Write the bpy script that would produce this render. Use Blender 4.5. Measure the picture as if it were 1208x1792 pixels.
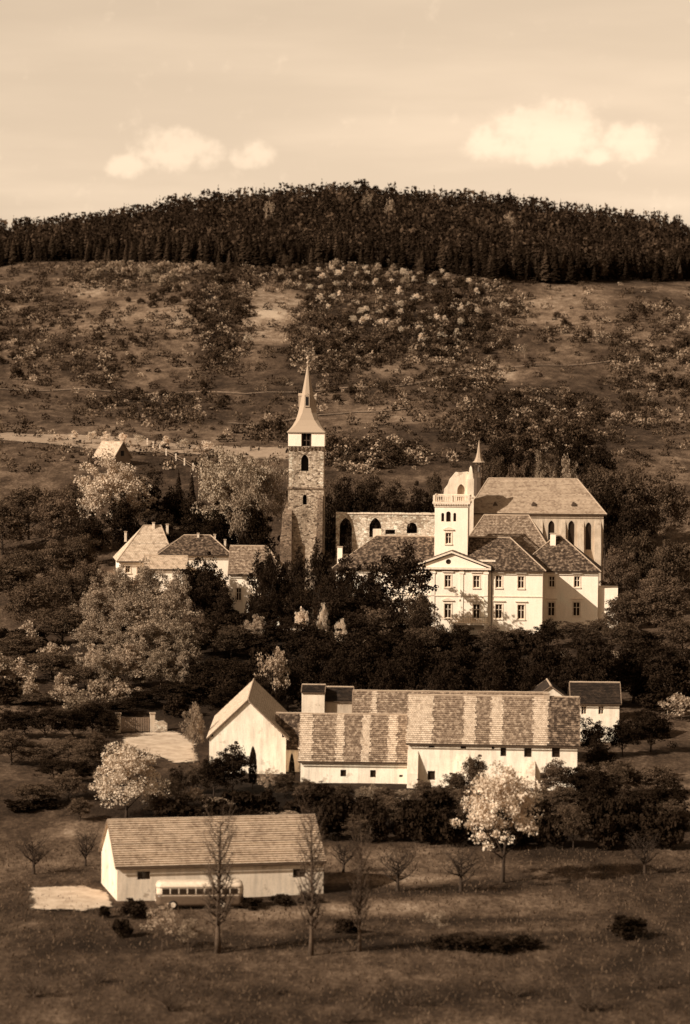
import bpy, math, random
import numpy as np
from mathutils import Vector, Matrix
from mathutils.geometry import tessellate_polygon
R = math.radians
rng = np.random.default_rng(7)
random.seed(7)
for o in list(bpy.data.objects): bpy.data.objects.remove(o)
S = bpy.context.scene
COL = S.collection

# ------------------------------------------------------------------ camera
F, CX, CY, W0, H0 = 5600.0, 604.0, 896.0, 1208, 1792      # photograph pixels
YH = 636.0                                                # horizon row
CAMZ = 54.0
pitch = math.atan((CY - YH) / F); roll = R(0.5)
fw = Vector((0, math.cos(pitch), -math.sin(pitch)))
u0 = Vector((0, math.sin(pitch), math.cos(pitch))); X0 = Vector((1, 0, 0))
rt = X0 * math.cos(roll) + u0 * math.sin(roll)
up = u0 * math.cos(roll) - X0 * math.sin(roll)
CAM = Vector((0, 0, CAMZ))
cd = bpy.data.cameras.new('camera'); cam = bpy.data.objects.new('camera', cd); COL.objects.link(cam)
mw = Matrix((rt, up, -fw)).transposed().to_4x4(); mw.translation = CAM
cam.matrix_world = mw
cd.sensor_fit = 'VERTICAL'; cd.sensor_height = 36; cd.sensor_width = 36; cd.lens = 36 * F / H0
cd.clip_start = 1; cd.clip_end = 20000
cd.dof.use_dof = True; cd.dof.focus_distance = 520; cd.dof.aperture_fstop = (36 * F / H0 / 1000) / 0.42
S.camera = cam
S.render.resolution_x, S.render.resolution_y = 690, 1024

# ------------------------------------------------------------------ light
SUN_AZ, SUN_EL = 58, 32        # degrees left of straight behind the camera, elevation
sd = Vector((-math.sin(R(SUN_AZ)) * math.cos(R(SUN_EL)), -math.cos(R(SUN_AZ)) * math.cos(R(SUN_EL)), math.sin(R(SUN_EL))))
sl = bpy.data.lights.new('sun', 'SUN'); sl.energy = 5.0; sl.angle = R(0.5); sl.color = (1, .915, .80)
so = bpy.data.objects.new('sun', sl); COL.objects.link(so)
so.rotation_euler = sd.to_track_quat('Z', 'Y').to_euler(); so.location = (-60, -60, 200)
S.view_settings.view_transform = 'Standard'; S.view_settings.look = 'None'
S.view_settings.exposure = 0.45; S.view_settings.gamma = 1

def ray(px, py):
    return (fw + rt * ((px - CX) / F) + up * ((CY - py) / F))
def P(px, py, Y):
    d = ray(px, py); return CAM + d * (Y / d.y)
def proj(p):
    v = Vector(p) - CAM; t = v.dot(fw)
    return CX + F * v.dot(rt) / t, CY - F * v.dot(up) / t

wd = bpy.data.worlds.new('World'); S.world = wd; wd.use_nodes = True
nt = wd.node_tree; nt.nodes.clear(); N = nt.nodes.new; LK = nt.links.new
def wmath(op, a, b=None, c=None, clamp=False):
    n = N('ShaderNodeMath'); n.operation = op; n.use_clamp = clamp
    for i, v in enumerate((a, b, c)):
        if v is None: continue
        if isinstance(v, (int, float)): n.inputs[i].default_value = v
        else: LK(v, n.inputs[i])
    return n.outputs[0]
sky = N('ShaderNodeTexSky'); sky.sky_type = 'NISHITA'; sky.sun_disc = False
sky.sun_elevation = R(SUN_EL); sky.sun_rotation = R(180 + SUN_AZ); sky.dust_density = 1.2; sky.altitude = 300
bw = N('ShaderNodeRGBToBW'); LK(sky.outputs[0], bw.inputs[0])
tc = N('ShaderNodeTexCoord'); sep = N('ShaderNodeSeparateXYZ'); LK(tc.outputs['Generated'], sep.inputs[0])
nz = N('ShaderNodeTexNoise'); nz.inputs['Scale'].default_value = 130; nz.inputs['Detail'].default_value = 9; nz.inputs['Roughness'].default_value = .62
LK(tc.outputs['Generated'], nz.inputs['Vector'])
nz2 = N('ShaderNodeTexNoise'); nz2.inputs['Scale'].default_value = 1.0; nz2.inputs['Detail'].default_value = 6
mp = N('ShaderNodeMapping'); mp.inputs['Scale'].default_value = (9, 9, 60); LK(tc.outputs['Generated'], mp.inputs[0]); LK(mp.outputs[0], nz2.inputs['Vector'])
# cumulus heads: centre (photo pixel -> direction), radii in radians; flat bases
CL = [(903, 235, 50, 44), (988, 230, 58, 52), (940, 258, 110, 28), (858, 250, 50, 30), (960, 215, 40, 26), (1048, 272, 30, 15), (1110, 250, 50, 34),
      (298, 262, 62, 36), (345, 266, 45, 28), (225, 292, 40, 20), (445, 270, 38, 22), (-60, 262, 60, 26)]
cl = None
for (x, y, a, b) in CL:
    d = ray(x, y).normalized()
    dx = wmath('DIVIDE', wmath('SUBTRACT', sep.outputs[0], d.x), a / F)
    dz = wmath('DIVIDE', wmath('SUBTRACT', sep.outputs[2], d.z), b / F)
    dy = wmath('MULTIPLY', wmath('SUBTRACT', sep.outputs[1], d.y), 4.0)
    r2 = wmath('ADD', wmath('ADD', wmath('MULTIPLY', dx, dx), wmath('MULTIPLY', dz, dz)), wmath('MULTIPLY', dy, dy))
    m = wmath('SUBTRACT', 1.0, r2)
    cl = m if cl is None else wmath('MAXIMUM', cl, m)
cl = wmath('MAXIMUM', cl, -1.0)
k = wmath('ADD', cl, wmath('MULTIPLY', wmath('SUBTRACT', nz.outputs[0], .5), 5.0))
mr = N('ShaderNodeMapRange'); mr.interpolation_type = 'SMOOTHSTEP'; mr.inputs[1].default_value = -.6; mr.inputs[2].default_value = 1.15; LK(k, mr.inputs[0])
streak = N('ShaderNodeMapRange'); streak.interpolation_type = 'SMOOTHSTEP'; streak.inputs[1].default_value = .38; streak.inputs[2].default_value = .72; LK(nz2.outputs[0], streak.inputs[0])
lum = wmath('MULTIPLY', bw.outputs[0], wmath('ADD', wmath('ADD', 1.0, wmath('MULTIPLY', mr.outputs[0], .28)), wmath('MULTIPLY', wmath('MULTIPLY', streak.outputs[0], wmath('SUBTRACT', 1.0, wmath('MULTIPLY', sep.outputs[2], 6.0), None, True)), .26)))
comb = N('ShaderNodeCombineColor')
LK(lum, comb.inputs[0]); LK(wmath('MULTIPLY', lum, .772), comb.inputs[1]); LK(wmath('MULTIPLY', lum, .55), comb.inputs[2])
bg = N('ShaderNodeBackground'); bg.inputs[1].default_value = 0.118; LK(comb.outputs[0], bg.inputs[0])
ow = N('ShaderNodeOutputWorld'); LK(bg.outputs[0], ow.inputs[0])

# ------------------------------------------------------------------ terrain
TY = [-400, 0, 60, 140, 200, 262, 300, 329, 355, 378, 386, 430, 445, 470, 495, 505, 560, 578, 600, 640, 700, 760, 820, 870, 960, 1080, 1350, 1450, 1700, 2500, 5000, 9000]
TZ = [85, 52.3, 34, 10, 0, -.5, -.2, 0, .8, 2.6, 3, 4, 5.2, 7, 10, 11, 13, 15, 20, 28, 36, 40, 46, 52, 67, 87, 119, 123, 108, 60, 40, 40]
def sst(a, b, v):
    t = np.clip((v - a) / (b - a), 0, 1); return t * t * (3 - 2 * t)
def hz(x, y):
    x = np.asarray(x, float); y = np.asarray(y, float)
    s = 4 + np.clip((y - 600) / 20, 0, 20)
    z = (np.interp(y - s, TY, TZ) + 2 * np.interp(y, TY, TZ) + np.interp(y + s, TY, TZ)) / 4
    z = z - np.minimum(12 * (np.abs(x - 9) / 113) ** 1.3, 45) * sst(900, 1260, y)
    z = z + 3.2 * sst(-12, -30, x) * sst(515, 555, y) * (1 - sst(590, 640, y))
    w = sst(620, 760, y)
    z = z + w * (1.0 * np.sin(x / 23 + y / 61) + .7 * np.sin(x / 11 - y / 37 + 1) + .35 * np.sin(x / 5.3 + y / 13))
    z = z + .12 * np.sin(x / 6 + 1) * np.sin(y / 5)
    return z
def hzf(x, y): return float(hz(x, y))
def G(px, py, y0=190, y1=1500):
    d = ray(px, py); ys = np.arange(y0, y1, 1.5); t = ys / d.y
    dz = CAMZ + d.z * t - hz(d.x * t, ys)
    i = np.argmax(dz < 0)
    if dz[i] >= 0: i = len(ys) - 1
    a, b = ys[max(i - 1, 0)], ys[i]
    for _ in range(18):
        m = (a + b) / 2
        if CAMZ + d.z * m / d.y - hzf(d.x * m / d.y, m) < 0: b = m
        else: a = m
    y = b; x = d.x * y / d.y
    return Vector((x, y, hzf(x, y)))

# ------------------------------------------------------------------ materials (toned like the print: warm brown black to cream)
def sepia(v):
    g = np.interp(v, [.01, .1, .3, .6, .9], [.61, .655, .735, .80, .845]); b = np.interp(v, [.01, .1, .3, .6, .9], [.37, .42, .51, .60, .68])
    k = v / (.3 * 1 + .59 * g + .11 * b)
    return (min(k, .95), min(k * g, .95), min(k * b, .95), 1)
MATS = {}
class NT:
    def __init__(s, name):
        m = bpy.data.materials.new(name); m.use_nodes = True; s.m = m; s.t = m.node_tree
        s.b = s.t.nodes['Principled BSDF']; s.b.inputs['Specular IOR Level'].default_value = .2; s.out = s.t.nodes['Material Output']
    def n(s, ty, **kw):
        n = s.t.nodes.new(ty)
        for k, v in kw.items():
            if k in n.inputs: n.inputs[k].default_value = v
            else: setattr(n, k, v)
        return n
    def l(s, a, b): s.t.links.new(a, b)
    def noise(s, scale, detail=5, vec=None, rough=.6):
        n = s.n('ShaderNodeTexNoise', Scale=scale, Detail=detail, Roughness=rough)
        if vec is not None: s.l(vec, n.inputs['Vector'])
        return n.outputs[0]
    def ramp(s, fac, stops):
        r = s.n('ShaderNodeValToRGB'); e = r.color_ramp.elements
        while len(e) < len(stops): e.new(.5)
        for i, (p, c) in enumerate(stops): e[i].position = p; e[i].color = c if len(c) == 4 else (*c, 1)
        s.l(fac, r.inputs[0]); return r.outputs[0]
    def mix(s, fac, a, b, mode='MIX'):
        n = s.n('ShaderNodeMix', data_type='RGBA', blend_type=mode)
        for i, v in ((0, fac), (6, a), (7, b)):
            if hasattr(v, 'node'): s.l(v, n.inputs[i])
            else: n.inputs[i].default_value = v
        return n.outputs[2]
    def math(s, op, a, b):
        n = s.n('ShaderNodeMath', operation=op)
        for i, v in enumerate((a, b)):
            if hasattr(v, 'node'): s.l(v, n.inputs[i])
            else: n.inputs[i].default_value = v
        return n.outputs[0]
    def bump(s, h, strength=.5, dist=.05):
        b = s.n('ShaderNodeBump', Strength=strength, Distance=dist); s.l(h, b.inputs['Height']); s.l(b.outputs[0], s.b.inputs['Normal'])
def done(name, t, rough=.85):
    t.b.inputs['Roughness'].default_value = rough; MATS[name] = t.m; return t.m

def plaster(name, v, dirt=.35, stain=.6, sc=.35, patchy=.8):
    t = NT(name); c = t.n('ShaderNodeTexCoord').outputs['Object']
    a = t.noise(sc, 6, c); mp = t.n('ShaderNodeMapping'); mp.inputs['Scale'].default_value = (1.6, 1.6, .22); t.l(c, mp.inputs[0])
    b = t.noise(1.0, 6, mp.outputs[0], .7); f = t.noise(7, 4, c)
    col = t.ramp(a, [(.3, sepia(v * (1 - dirt * .5))), (.55, sepia(v)), (.75, sepia(min(v * 1.08, .9)))])
    m = t.ramp(b, [(.42, (1, 1, 1, 1)), (.72, (1 - stain * .55,) * 3 + (1,))]); col = t.mix(1, col, m, 'MULTIPLY')
    m = t.ramp(f, [(.3, (.86, .85, .82, 1)), (.6, (1, 1, 1, 1))]); col = t.mix(1, col, m, 'MULTIPLY')
    pt = t.noise(.55, 7, c, .72); pm = t.ramp(pt, [(.60, (0, 0, 0, 1)), (.635, (1, 1, 1, 1))]); col = t.mix(t.math('MULTIPLY', pm, patchy), col, sepia(v * .45))
    t.l(col, t.b.inputs['Base Color']); t.bump(f, .4, .03); return done(name, t)
plaster('plaster_white', .82, .12, .2, .35, .0); plaster('plaster_farm', .84, .4, .6, .3, .6); plaster('plaster_old', .70, .3, .55); plaster('plaster_grey', .5, .5, .8); plaster('plaster_yard', .62, .5, .3)

def stone(name, v, sc=2.6, dark=.25):
    t = NT(name); c = t.n('ShaderNodeTexCoord').outputs['Object']
    mp = t.n('ShaderNodeMapping'); mp.inputs['Scale'].default_value = (1, 1, 1.5); t.l(c, mp.inputs[0])
    vo = t.n('ShaderNodeTexVoronoi', Scale=sc, Randomness=1.0); t.l(mp.outputs[0], vo.inputs['Vector'])
    ve = t.n('ShaderNodeTexVoronoi', Scale=sc, feature='DISTANCE_TO_EDGE'); t.l(mp.outputs[0], ve.inputs['Vector'])
    sx = t.n('ShaderNodeSeparateColor'); t.l(vo.outputs['Color'], sx.inputs[0])
    col = t.ramp(sx.outputs[0], [(.0, sepia(v * dark)), (.25, sepia(v * .75)), (.7, sepia(v)), (1, sepia(v * 1.35))])
    e = t.ramp(ve.outputs['Distance'], [(.0, (.45, .43, .4, 1)), (.07, (1, 1, 1, 1))]); col = t.mix(1, col, e, 'MULTIPLY')
    big = t.ramp(t.noise(.28, 5, c), [(.32, (.5, .48, .45, 1)), (.6, (1.0, 1, 1, 1))]); col = t.mix(1, col, big, 'MULTIPLY')
    t.l(col, t.b.inputs['Base Color']); t.bump(e, .7, .08); return done(name, t)
stone('stone_tower', .50, 2.8, .18); stone('stone_dark', .17); stone('stone_shaft', .38, 2.8, .18); stone('stone_ruin', .66, 2.2, .4)

def tiles(name, va, vb, tw=.32, th=.28, mott=.5, msc=.55, mort=.35):
    t = NT(name); uv = t.n('ShaderNodeTexCoord').outputs['UV']
    br = t.n('ShaderNodeTexBrick', Scale=1.0); br.offset = .5
    br.inputs['Color1'].default_value = (0, 0, 0, 1); br.inputs['Color2'].default_value = (1, 1, 1, 1); br.inputs['Mortar'].default_value = (.5, .5, .5, 1)
    br.inputs['Mortar Size'].default_value = .012; br.inputs['Brick Width'].default_value = tw; br.inputs['Row Height'].default_value = th
    t.l(uv, br.inputs['Vector'])
    sx = t.n('ShaderNodeSeparateColor'); t.l(br.outputs[0], sx.inputs[0])
    w = t.n('ShaderNodeTexWhiteNoise', noise_dimensions='2D')
    sn = t.n('ShaderNodeVectorMath', operation='SNAP'); sn.inputs[1].default_value = (tw, th, 1); t.l(uv, sn.inputs[0]); t.l(sn.outputs[0], w.inputs['Vector'])
    a = t.noise(msc, 6, uv, .68)
    f = t.math('ADD', t.math('MULTIPLY', sx.outputs[0], .22), t.math('MULTIPLY', w.outputs[0], .3 * mott + .06))
    f = t.math('ADD', f, t.math('MULTIPLY', t.math('SUBTRACT', a, .5), 2.6 * mott))
    col = t.ramp(f, [(.0, sepia(va * .6)), (.2, sepia(va)), (.45, sepia((va + vb) / 2)), (.75, sepia(vb))])
    e = t.ramp(br.outputs['Fac'], [(.0, (1, 1, 1, 1)), (1, (mort,) * 3 + (1,))]); col = t.mix(1, col, e, 'MULTIPLY')
    t.l(col, t.b.inputs['Base Color']); t.bump(br.outputs['Fac'], -.5, .03); return done(name, t, .9)
tiles('tile_barn', .38, .56, .3, .25, .35, .3, .7); tiles('tile_mottled', .15, .44, .3, .3, .6, 2.2); tiles('tile_light', .44, .60, .3, .3, .3, 1.5)
tiles('tile_old', .05, .30, .34, .34, .75, 1.9); tiles('tile_dark', .02, .06, .3, .3, .5); tiles('tile_church', .30, .42, .35, .3, .3, .5, .85); tiles('tile_house', .44, .60, .4, .4, .4, .8)
tiles('shingle', .30, .42, .3, .4, .3, .5, .9)

def plain(name, v, rough=.7, metal=0, var=.2, sc=3.0):
    t = NT(name); c = t.n('ShaderNodeTexCoord').outputs['Object']; a = t.noise(sc, 4, c)
    t.l(t.ramp(a, [(.3, sepia(v * (1 - var))), (.7, sepia(v * (1 + var * .6)))]), t.b.inputs['Base Color']); t.b.inputs['Metallic'].default_value = metal
    return done(name, t, rough)
plain('frame_light', .6); plain('timber_dark', .05); plain('timber_grey', .16); plain('stucco_trim', .62); plain('metal_dark', .06, .5); plain('bark_dark', .03, .95, 0, .4); plain('bark_pale', .30, .9, 0, .5)
plain('bus_cream', .55, .35); plain('bus_body', .085, .35); plain('rubber', .02); plain('lead_grey', .30, .6); plain('opening_shade', .006)  # last one: near-black colour standing in for the shade inside openings
plain('bark_mid', .07, .95, 0, .4); plain('brick_grey', .3); plain('post_white', .6)
t = NT('glass'); t.b.inputs['Base Color'].default_value = sepia(.02); t.b.inputs['Specular IOR Level'].default_value = .5; done('glass', t, .12)

def leaf(name, v, var=.45, trans=.3):
    t = NT(name); oi = t.n('ShaderNodeObjectInfo'); c = t.n('ShaderNodeTexCoord').outputs['Object']
    a = t.noise(.9, 3, c); b = t.noise(6, 2, c)
    col = t.ramp(a, [(.3, sepia(v * (1 - var))), (.7, sepia(min(v * (1 + var), .88)))])
    m = t.ramp(oi.outputs['Random'], [(0, (.7, .69, .66, 1)), (1, (1.2, 1.2, 1.2, 1))]); col = t.mix(1, col, m, 'MULTIPLY')
    m = t.ramp(b, [(.3, (.7, .7, .7, 1)), (.7, (1.2, 1.2, 1.2, 1))]); col = t.mix(1, col, m, 'MULTIPLY')
    d = t.n('ShaderNodeBsdfDiffuse'); tr = t.n('ShaderNodeBsdfTranslucent'); mx = t.n('ShaderNodeMixShader', Fac=trans)
    mx.inputs[0].default_value = trans
    t.l(col, d.inputs[0]); t.l(col, tr.inputs[0]); t.l(d.outputs[0], mx.inputs[1]); t.l(tr.outputs[0], mx.inputs[2]); t.l(mx.outputs[0], t.out.inputs[0])
    t.t.nodes.remove(t.b); MATS[name] = t.m
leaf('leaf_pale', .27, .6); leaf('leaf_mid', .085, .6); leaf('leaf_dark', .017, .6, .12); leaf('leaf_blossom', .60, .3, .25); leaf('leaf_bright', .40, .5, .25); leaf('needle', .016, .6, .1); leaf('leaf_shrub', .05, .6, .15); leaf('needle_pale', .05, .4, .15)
leaf('leaf_twig', .26, .4, .2); leaf('scrub_mid', .10, .6, .15); leaf('scrub_pale', .24, .4, .2); leaf('leaf_scrub', .03, .7, .12)
leaf('grass_blade', .085, .5, .25)

def ground_mat():
    t = NT('ground'); c = t.n('ShaderNodeTexCoord').outputs['Object']
    at = t.n('ShaderNodeAttribute', attribute_name='dry').outputs['Fac']
    mp = t.n('ShaderNodeMapping'); mp.inputs['Scale'].default_value = (1, .45, 1); t.l(c, mp.inputs[0]); v = mp.outputs[0]
    a = t.noise(.05, 8, v, .66); b = t.noise(.35, 6, v, .7); d = t.noise(2.2, 5, v, .7)
    f = t.math('ADD', t.math('MULTIPLY', t.math('SUBTRACT', a, .5), .8), t.math('MULTIPLY', t.math('SUBTRACT', b, .5), .7))
    f = t.math('ADD', f, t.math('MULTIPLY', t.math('SUBTRACT', d, .5), .55)); f = t.math('ADD', f, at)
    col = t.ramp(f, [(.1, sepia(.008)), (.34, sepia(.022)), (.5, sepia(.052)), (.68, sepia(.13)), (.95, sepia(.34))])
    t.l(col, t.b.inputs['Base Color']); t.bump(d, .6, .25); t.b.inputs['Specular IOR Level'].default_value = .05
    done('ground', t, .95)
ground_mat()
def feather(name, v):
    t = NT(name); c = t.n('ShaderNodeTexCoord').outputs['Object']; fd = t.n('ShaderNodeAttribute', attribute_name='fade').outputs['Fac']
    a = t.noise(.6, 6, c, .7); b = t.noise(3.5, 4, c, .7)
    t.l(t.ramp(a, [(.3, sepia(v * .55)), (.5, sepia(v * .85)), (.7, sepia(v * 1.1))]), t.b.inputs['Base Color'])
    k = t.math('ADD', fd, t.math('MULTIPLY', t.math('SUBTRACT', t.math('ADD', t.math('MULTIPLY', a, .6), t.math('MULTIPLY', b, .4)), .5), 1.5))
    t.l(t.ramp(k, [(.36, (0, 0, 0, 1)), (.52, (1, 1, 1, 1))]), t.b.inputs['Alpha']); t.bump(b, .5, .1); done(name, t, .95)
feather('earth_light', .44); feather('road_dust', .26); feather('path_dust', .15)
def fade(o, vals): a = o.data.attributes.new('fade', 'FLOAT', 'POINT'); a.data.foreach_set('value', np.asarray(vals, np.float32))

# ------------------------------------------------------------------ mesh helpers
def mesh(name, v, f, mat=None, uv=None, smooth=False):
    m = bpy.data.meshes.new(name); m.from_pydata([tuple(p) for p in v], [], [tuple(q) for q in f])
    if mat: m.materials.append(MATS[mat])
    if uv is not None:
        l = m.uv_layers.new(name='UVMap'); l.data.foreach_set('uv', np.asarray(uv, np.float32).ravel())
    if smooth: m.polygons.foreach_set('use_smooth', [True] * len(m.polygons))
    m.update(); return m
def quads_mesh(name, V, mat, nv=4):
    """V: (n, nv, 3) -> one mesh of n separate faces"""
    n = len(V); m = bpy.data.meshes.new(name); m.vertices.add(n * nv); m.vertices.foreach_set('co', V.astype(np.float32).ravel())
    m.loops.add(n * nv); m.loops.foreach_set('vertex_index', np.arange(n * nv, dtype=np.int32))
    m.polygons.add(n); m.polygons.foreach_set('loop_start', np.arange(0, n * nv, nv, dtype=np.int32))
    m.materials.append(MATS[mat]); m.update(calc_edges=True); m.validate(); return m
def link(name, me, parent=None, loc=None):
    o = bpy.data.objects.new(name, me); COL.objects.link(o)
    if parent is not None: o.parent = parent
    if loc is not None: o.location = loc
    return o
def tag(o, label=None, cat=None, group=None, kind=None):
    if label: o['label'] = label
    if cat: o['category'] = cat
    if group: o['group'] = group
    if kind: o['kind'] = kind
    return o
def copy_tree(o, parent=None):
    c = o.copy(); COL.objects.link(c)
    if parent is not None: c.parent = parent
    for ch in list(o.children): copy_tree(ch, c)
    return c
BOXF = [(0, 3, 2, 1), (4, 5, 6, 7), (0, 1, 5, 4), (1, 2, 6, 5), (2, 3, 7, 6), (3, 0, 4, 7)]
def boxv(x0, y0, z0, x1, y1, z1): return [(x0, y0, z0), (x1, y0, z0), (x1, y1, z0), (x0, y1, z0), (x0, y0, z1), (x1, y0, z1), (x1, y1, z1), (x0, y1, z1)]
class MB:
    def __init__(s): s.v = []; s.f = []
    def add(s, v, f):
        o = len(s.v); s.v += [tuple(p) for p in v]; s.f += [tuple(i + o for i in q) for q in f]; return s
    def box(s, *a): return s.add(boxv(*a), BOXF)
    def tube(s, pts, rad, n=6, cap=True):
        pts = [Vector(p) for p in pts]; o = len(s.v)
        for i, p in enumerate(pts):
            d = (pts[min(i + 1, len(pts) - 1)] - pts[max(i - 1, 0)]).normalized()
            a = d.orthogonal().normalized(); b = d.cross(a)
            for k in range(n):
                th = 2 * math.pi * k / n; s.v.append(tuple(p + (a * math.cos(th) + b * math.sin(th)) * rad[i]))
        for i in range(len(pts) - 1):
            for k in range(n): s.f.append((o + i * n + k, o + i * n + (k + 1) % n, o + (i + 1) * n + (k + 1) % n, o + (i + 1) * n + k))
        if cap: s.f.append(tuple(o + (len(pts) - 1) * n + k for k in range(n))); s.f.append(tuple(o + n - 1 - k for k in range(n)))
        return s
    def lathe(s, prof, n=8, rot=0, cx=0, cy=0, sq=None):
        o = len(s.v)
        for (r, z) in prof:
            for k in range(n):
                th = 2 * math.pi * (k + rot) / n; s.v.append((cx + r * math.cos(th), cy + r * math.sin(th), z))
        for i in range(len(prof) - 1):
            for k in range(n): s.f.append((o + i * n + k, o + i * n + (k + 1) % n, o + (i + 1) * n + (k + 1) % n, o + (i + 1) * n + k))
        s.f.append(tuple(o + n - 1 - k for k in range(n))); s.f.append(tuple(o + (len(prof) - 1) * n + k for k in range(n)))
        return s
    def obj(s, name, mat, parent=None, M=None, smooth=False):
        v = s.v if M is None else [tuple(M @ Vector(p)) for p in s.v]
        return link(name, mesh(name, v, s.f, mat, None, smooth), parent)
def slab(outer, holes, y0, y1):
    """wall in the XZ plane between y0 (front) and y1 (back), with openings"""
    loops = [list(outer)] + [list(h) for h in holes]
    tri = tessellate_polygon([[Vector((x, z, 0)) for x, z in l] for l in loops])
    pts = [p for l in loops for p in l]; n = len(pts)
    v = [(x, y0, z) for x, z in pts] + [(x, y1, z) for x, z in pts]; f = []
    for t in tri:
        a, b, c = (Vector((*pts[i], 0)) for i in t)
        if (b - a).cross(c - a).z < 0: t = (t[0], t[2], t[1])
        f.append(tuple(t)); f.append(tuple(i + n for i in reversed(t)))
    o = 0
    for li, l in enumerate(loops):
        ar = sum(l[i][0] * l[(i + 1) % len(l)][1] - l[(i + 1) % len(l)][0] * l[i][1] for i in range(len(l)))
        for i in range(len(l)):
            a, b = o + i, o + (i + 1) % len(l)
            if (ar > 0) != (li == 0): a, b = b, a
            f.append((b, a, a + n, b + n))
        o += len(l)
    return v, f
def rect(x, z, w, h): return [(x - w / 2, z - h / 2), (x + w / 2, z - h / 2), (x + w / 2, z + h / 2), (x - w / 2, z + h / 2)]
def arch(x, z, w, h, pointed=False, n=8):
    """opening with its centre at (x,z); round or pointed head"""
    b, t = z - h / 2, z + h / 2; pts = [(x - w / 2, b), (x + w / 2, b)]
    if pointed:
        r = w * .95; sp = t - math.sqrt(max(r * r - (r - w / 2) ** 2, .01))
        for i in range(n):
            th = i / n * math.acos((r - w / 2) / r); pts.append((x + w / 2 - r + r * math.cos(th), sp + r * math.sin(th)))
        pts.append((x, t))
        pts += [(2 * x - q[0], q[1]) for q in reversed(pts[2:-1])]
    else:
        sp = t - w / 2
        for i in range(n + 1): th = math.pi * i / n; pts.append((x + w / 2 * math.cos(th), sp + w / 2 * math.sin(th)))
    return pts
def slope(eL, eR, rR, rL, rows, lift=.05, th=.14, jit=0.0, raise_=0.0):
    """tiled roof slope: stepped courses from the eave to the ridge + underside"""
    eL, eR, rR, rL = map(Vector, (eL, eR, rR, rL)); v = []; f = []; uv = []
    nrm = (eR - eL).cross(rL - eL)
    if nrm.length < 1e-6: nrm = (eR - eL).cross(rR - eL)
    nrm.normalize()
    ax = (eR - eL).normalized(); sl = ((rL + rR) / 2 - (eL + eR) / 2); vh = (sl - ax * sl.dot(ax)).normalized()
    def UV(p): d = p - eL; return (d.dot(ax), d.dot(vh))
    def quad(a, b, c, d):
        o = len(v); v.extend([a, b, c, d]); f.append((o, o + 1, o + 2, o + 3)); uv.extend([UV(a), UV(b), UV(c), UV(d)])
    for i in range(rows):
        t0, t1 = i / rows, (i + 1) / rows
        a, b = eL.lerp(rL, t0), eR.lerp(rR, t0); d, c = eL.lerp(rL, t1), eR.lerp(rR, t1)
        j = lift * (.85 + .3 * random.random()); up_n = nrm * raise_; ja, jb = ax * random.uniform(-jit, jit), ax * random.uniform(-jit, jit)
        a, b, c, d = a + up_n + ja, b + up_n + jb, c + up_n + jb, d + up_n + ja
        quad(a + nrm * j, b + nrm * j, c, d)
        quad(a - nrm * (.0 if i else th), b - nrm * (.0 if i else th), b + nrm * j, a + nrm * j)
    if raise_: return v, f, uv
    D = -nrm * th
    quad(eR + D, eL + D, rL + D, rR + D); quad(eL + D, eL, rL, rL + D); quad(eR, eR + D, rR + D, rR)
    return v, f, uv

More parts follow.
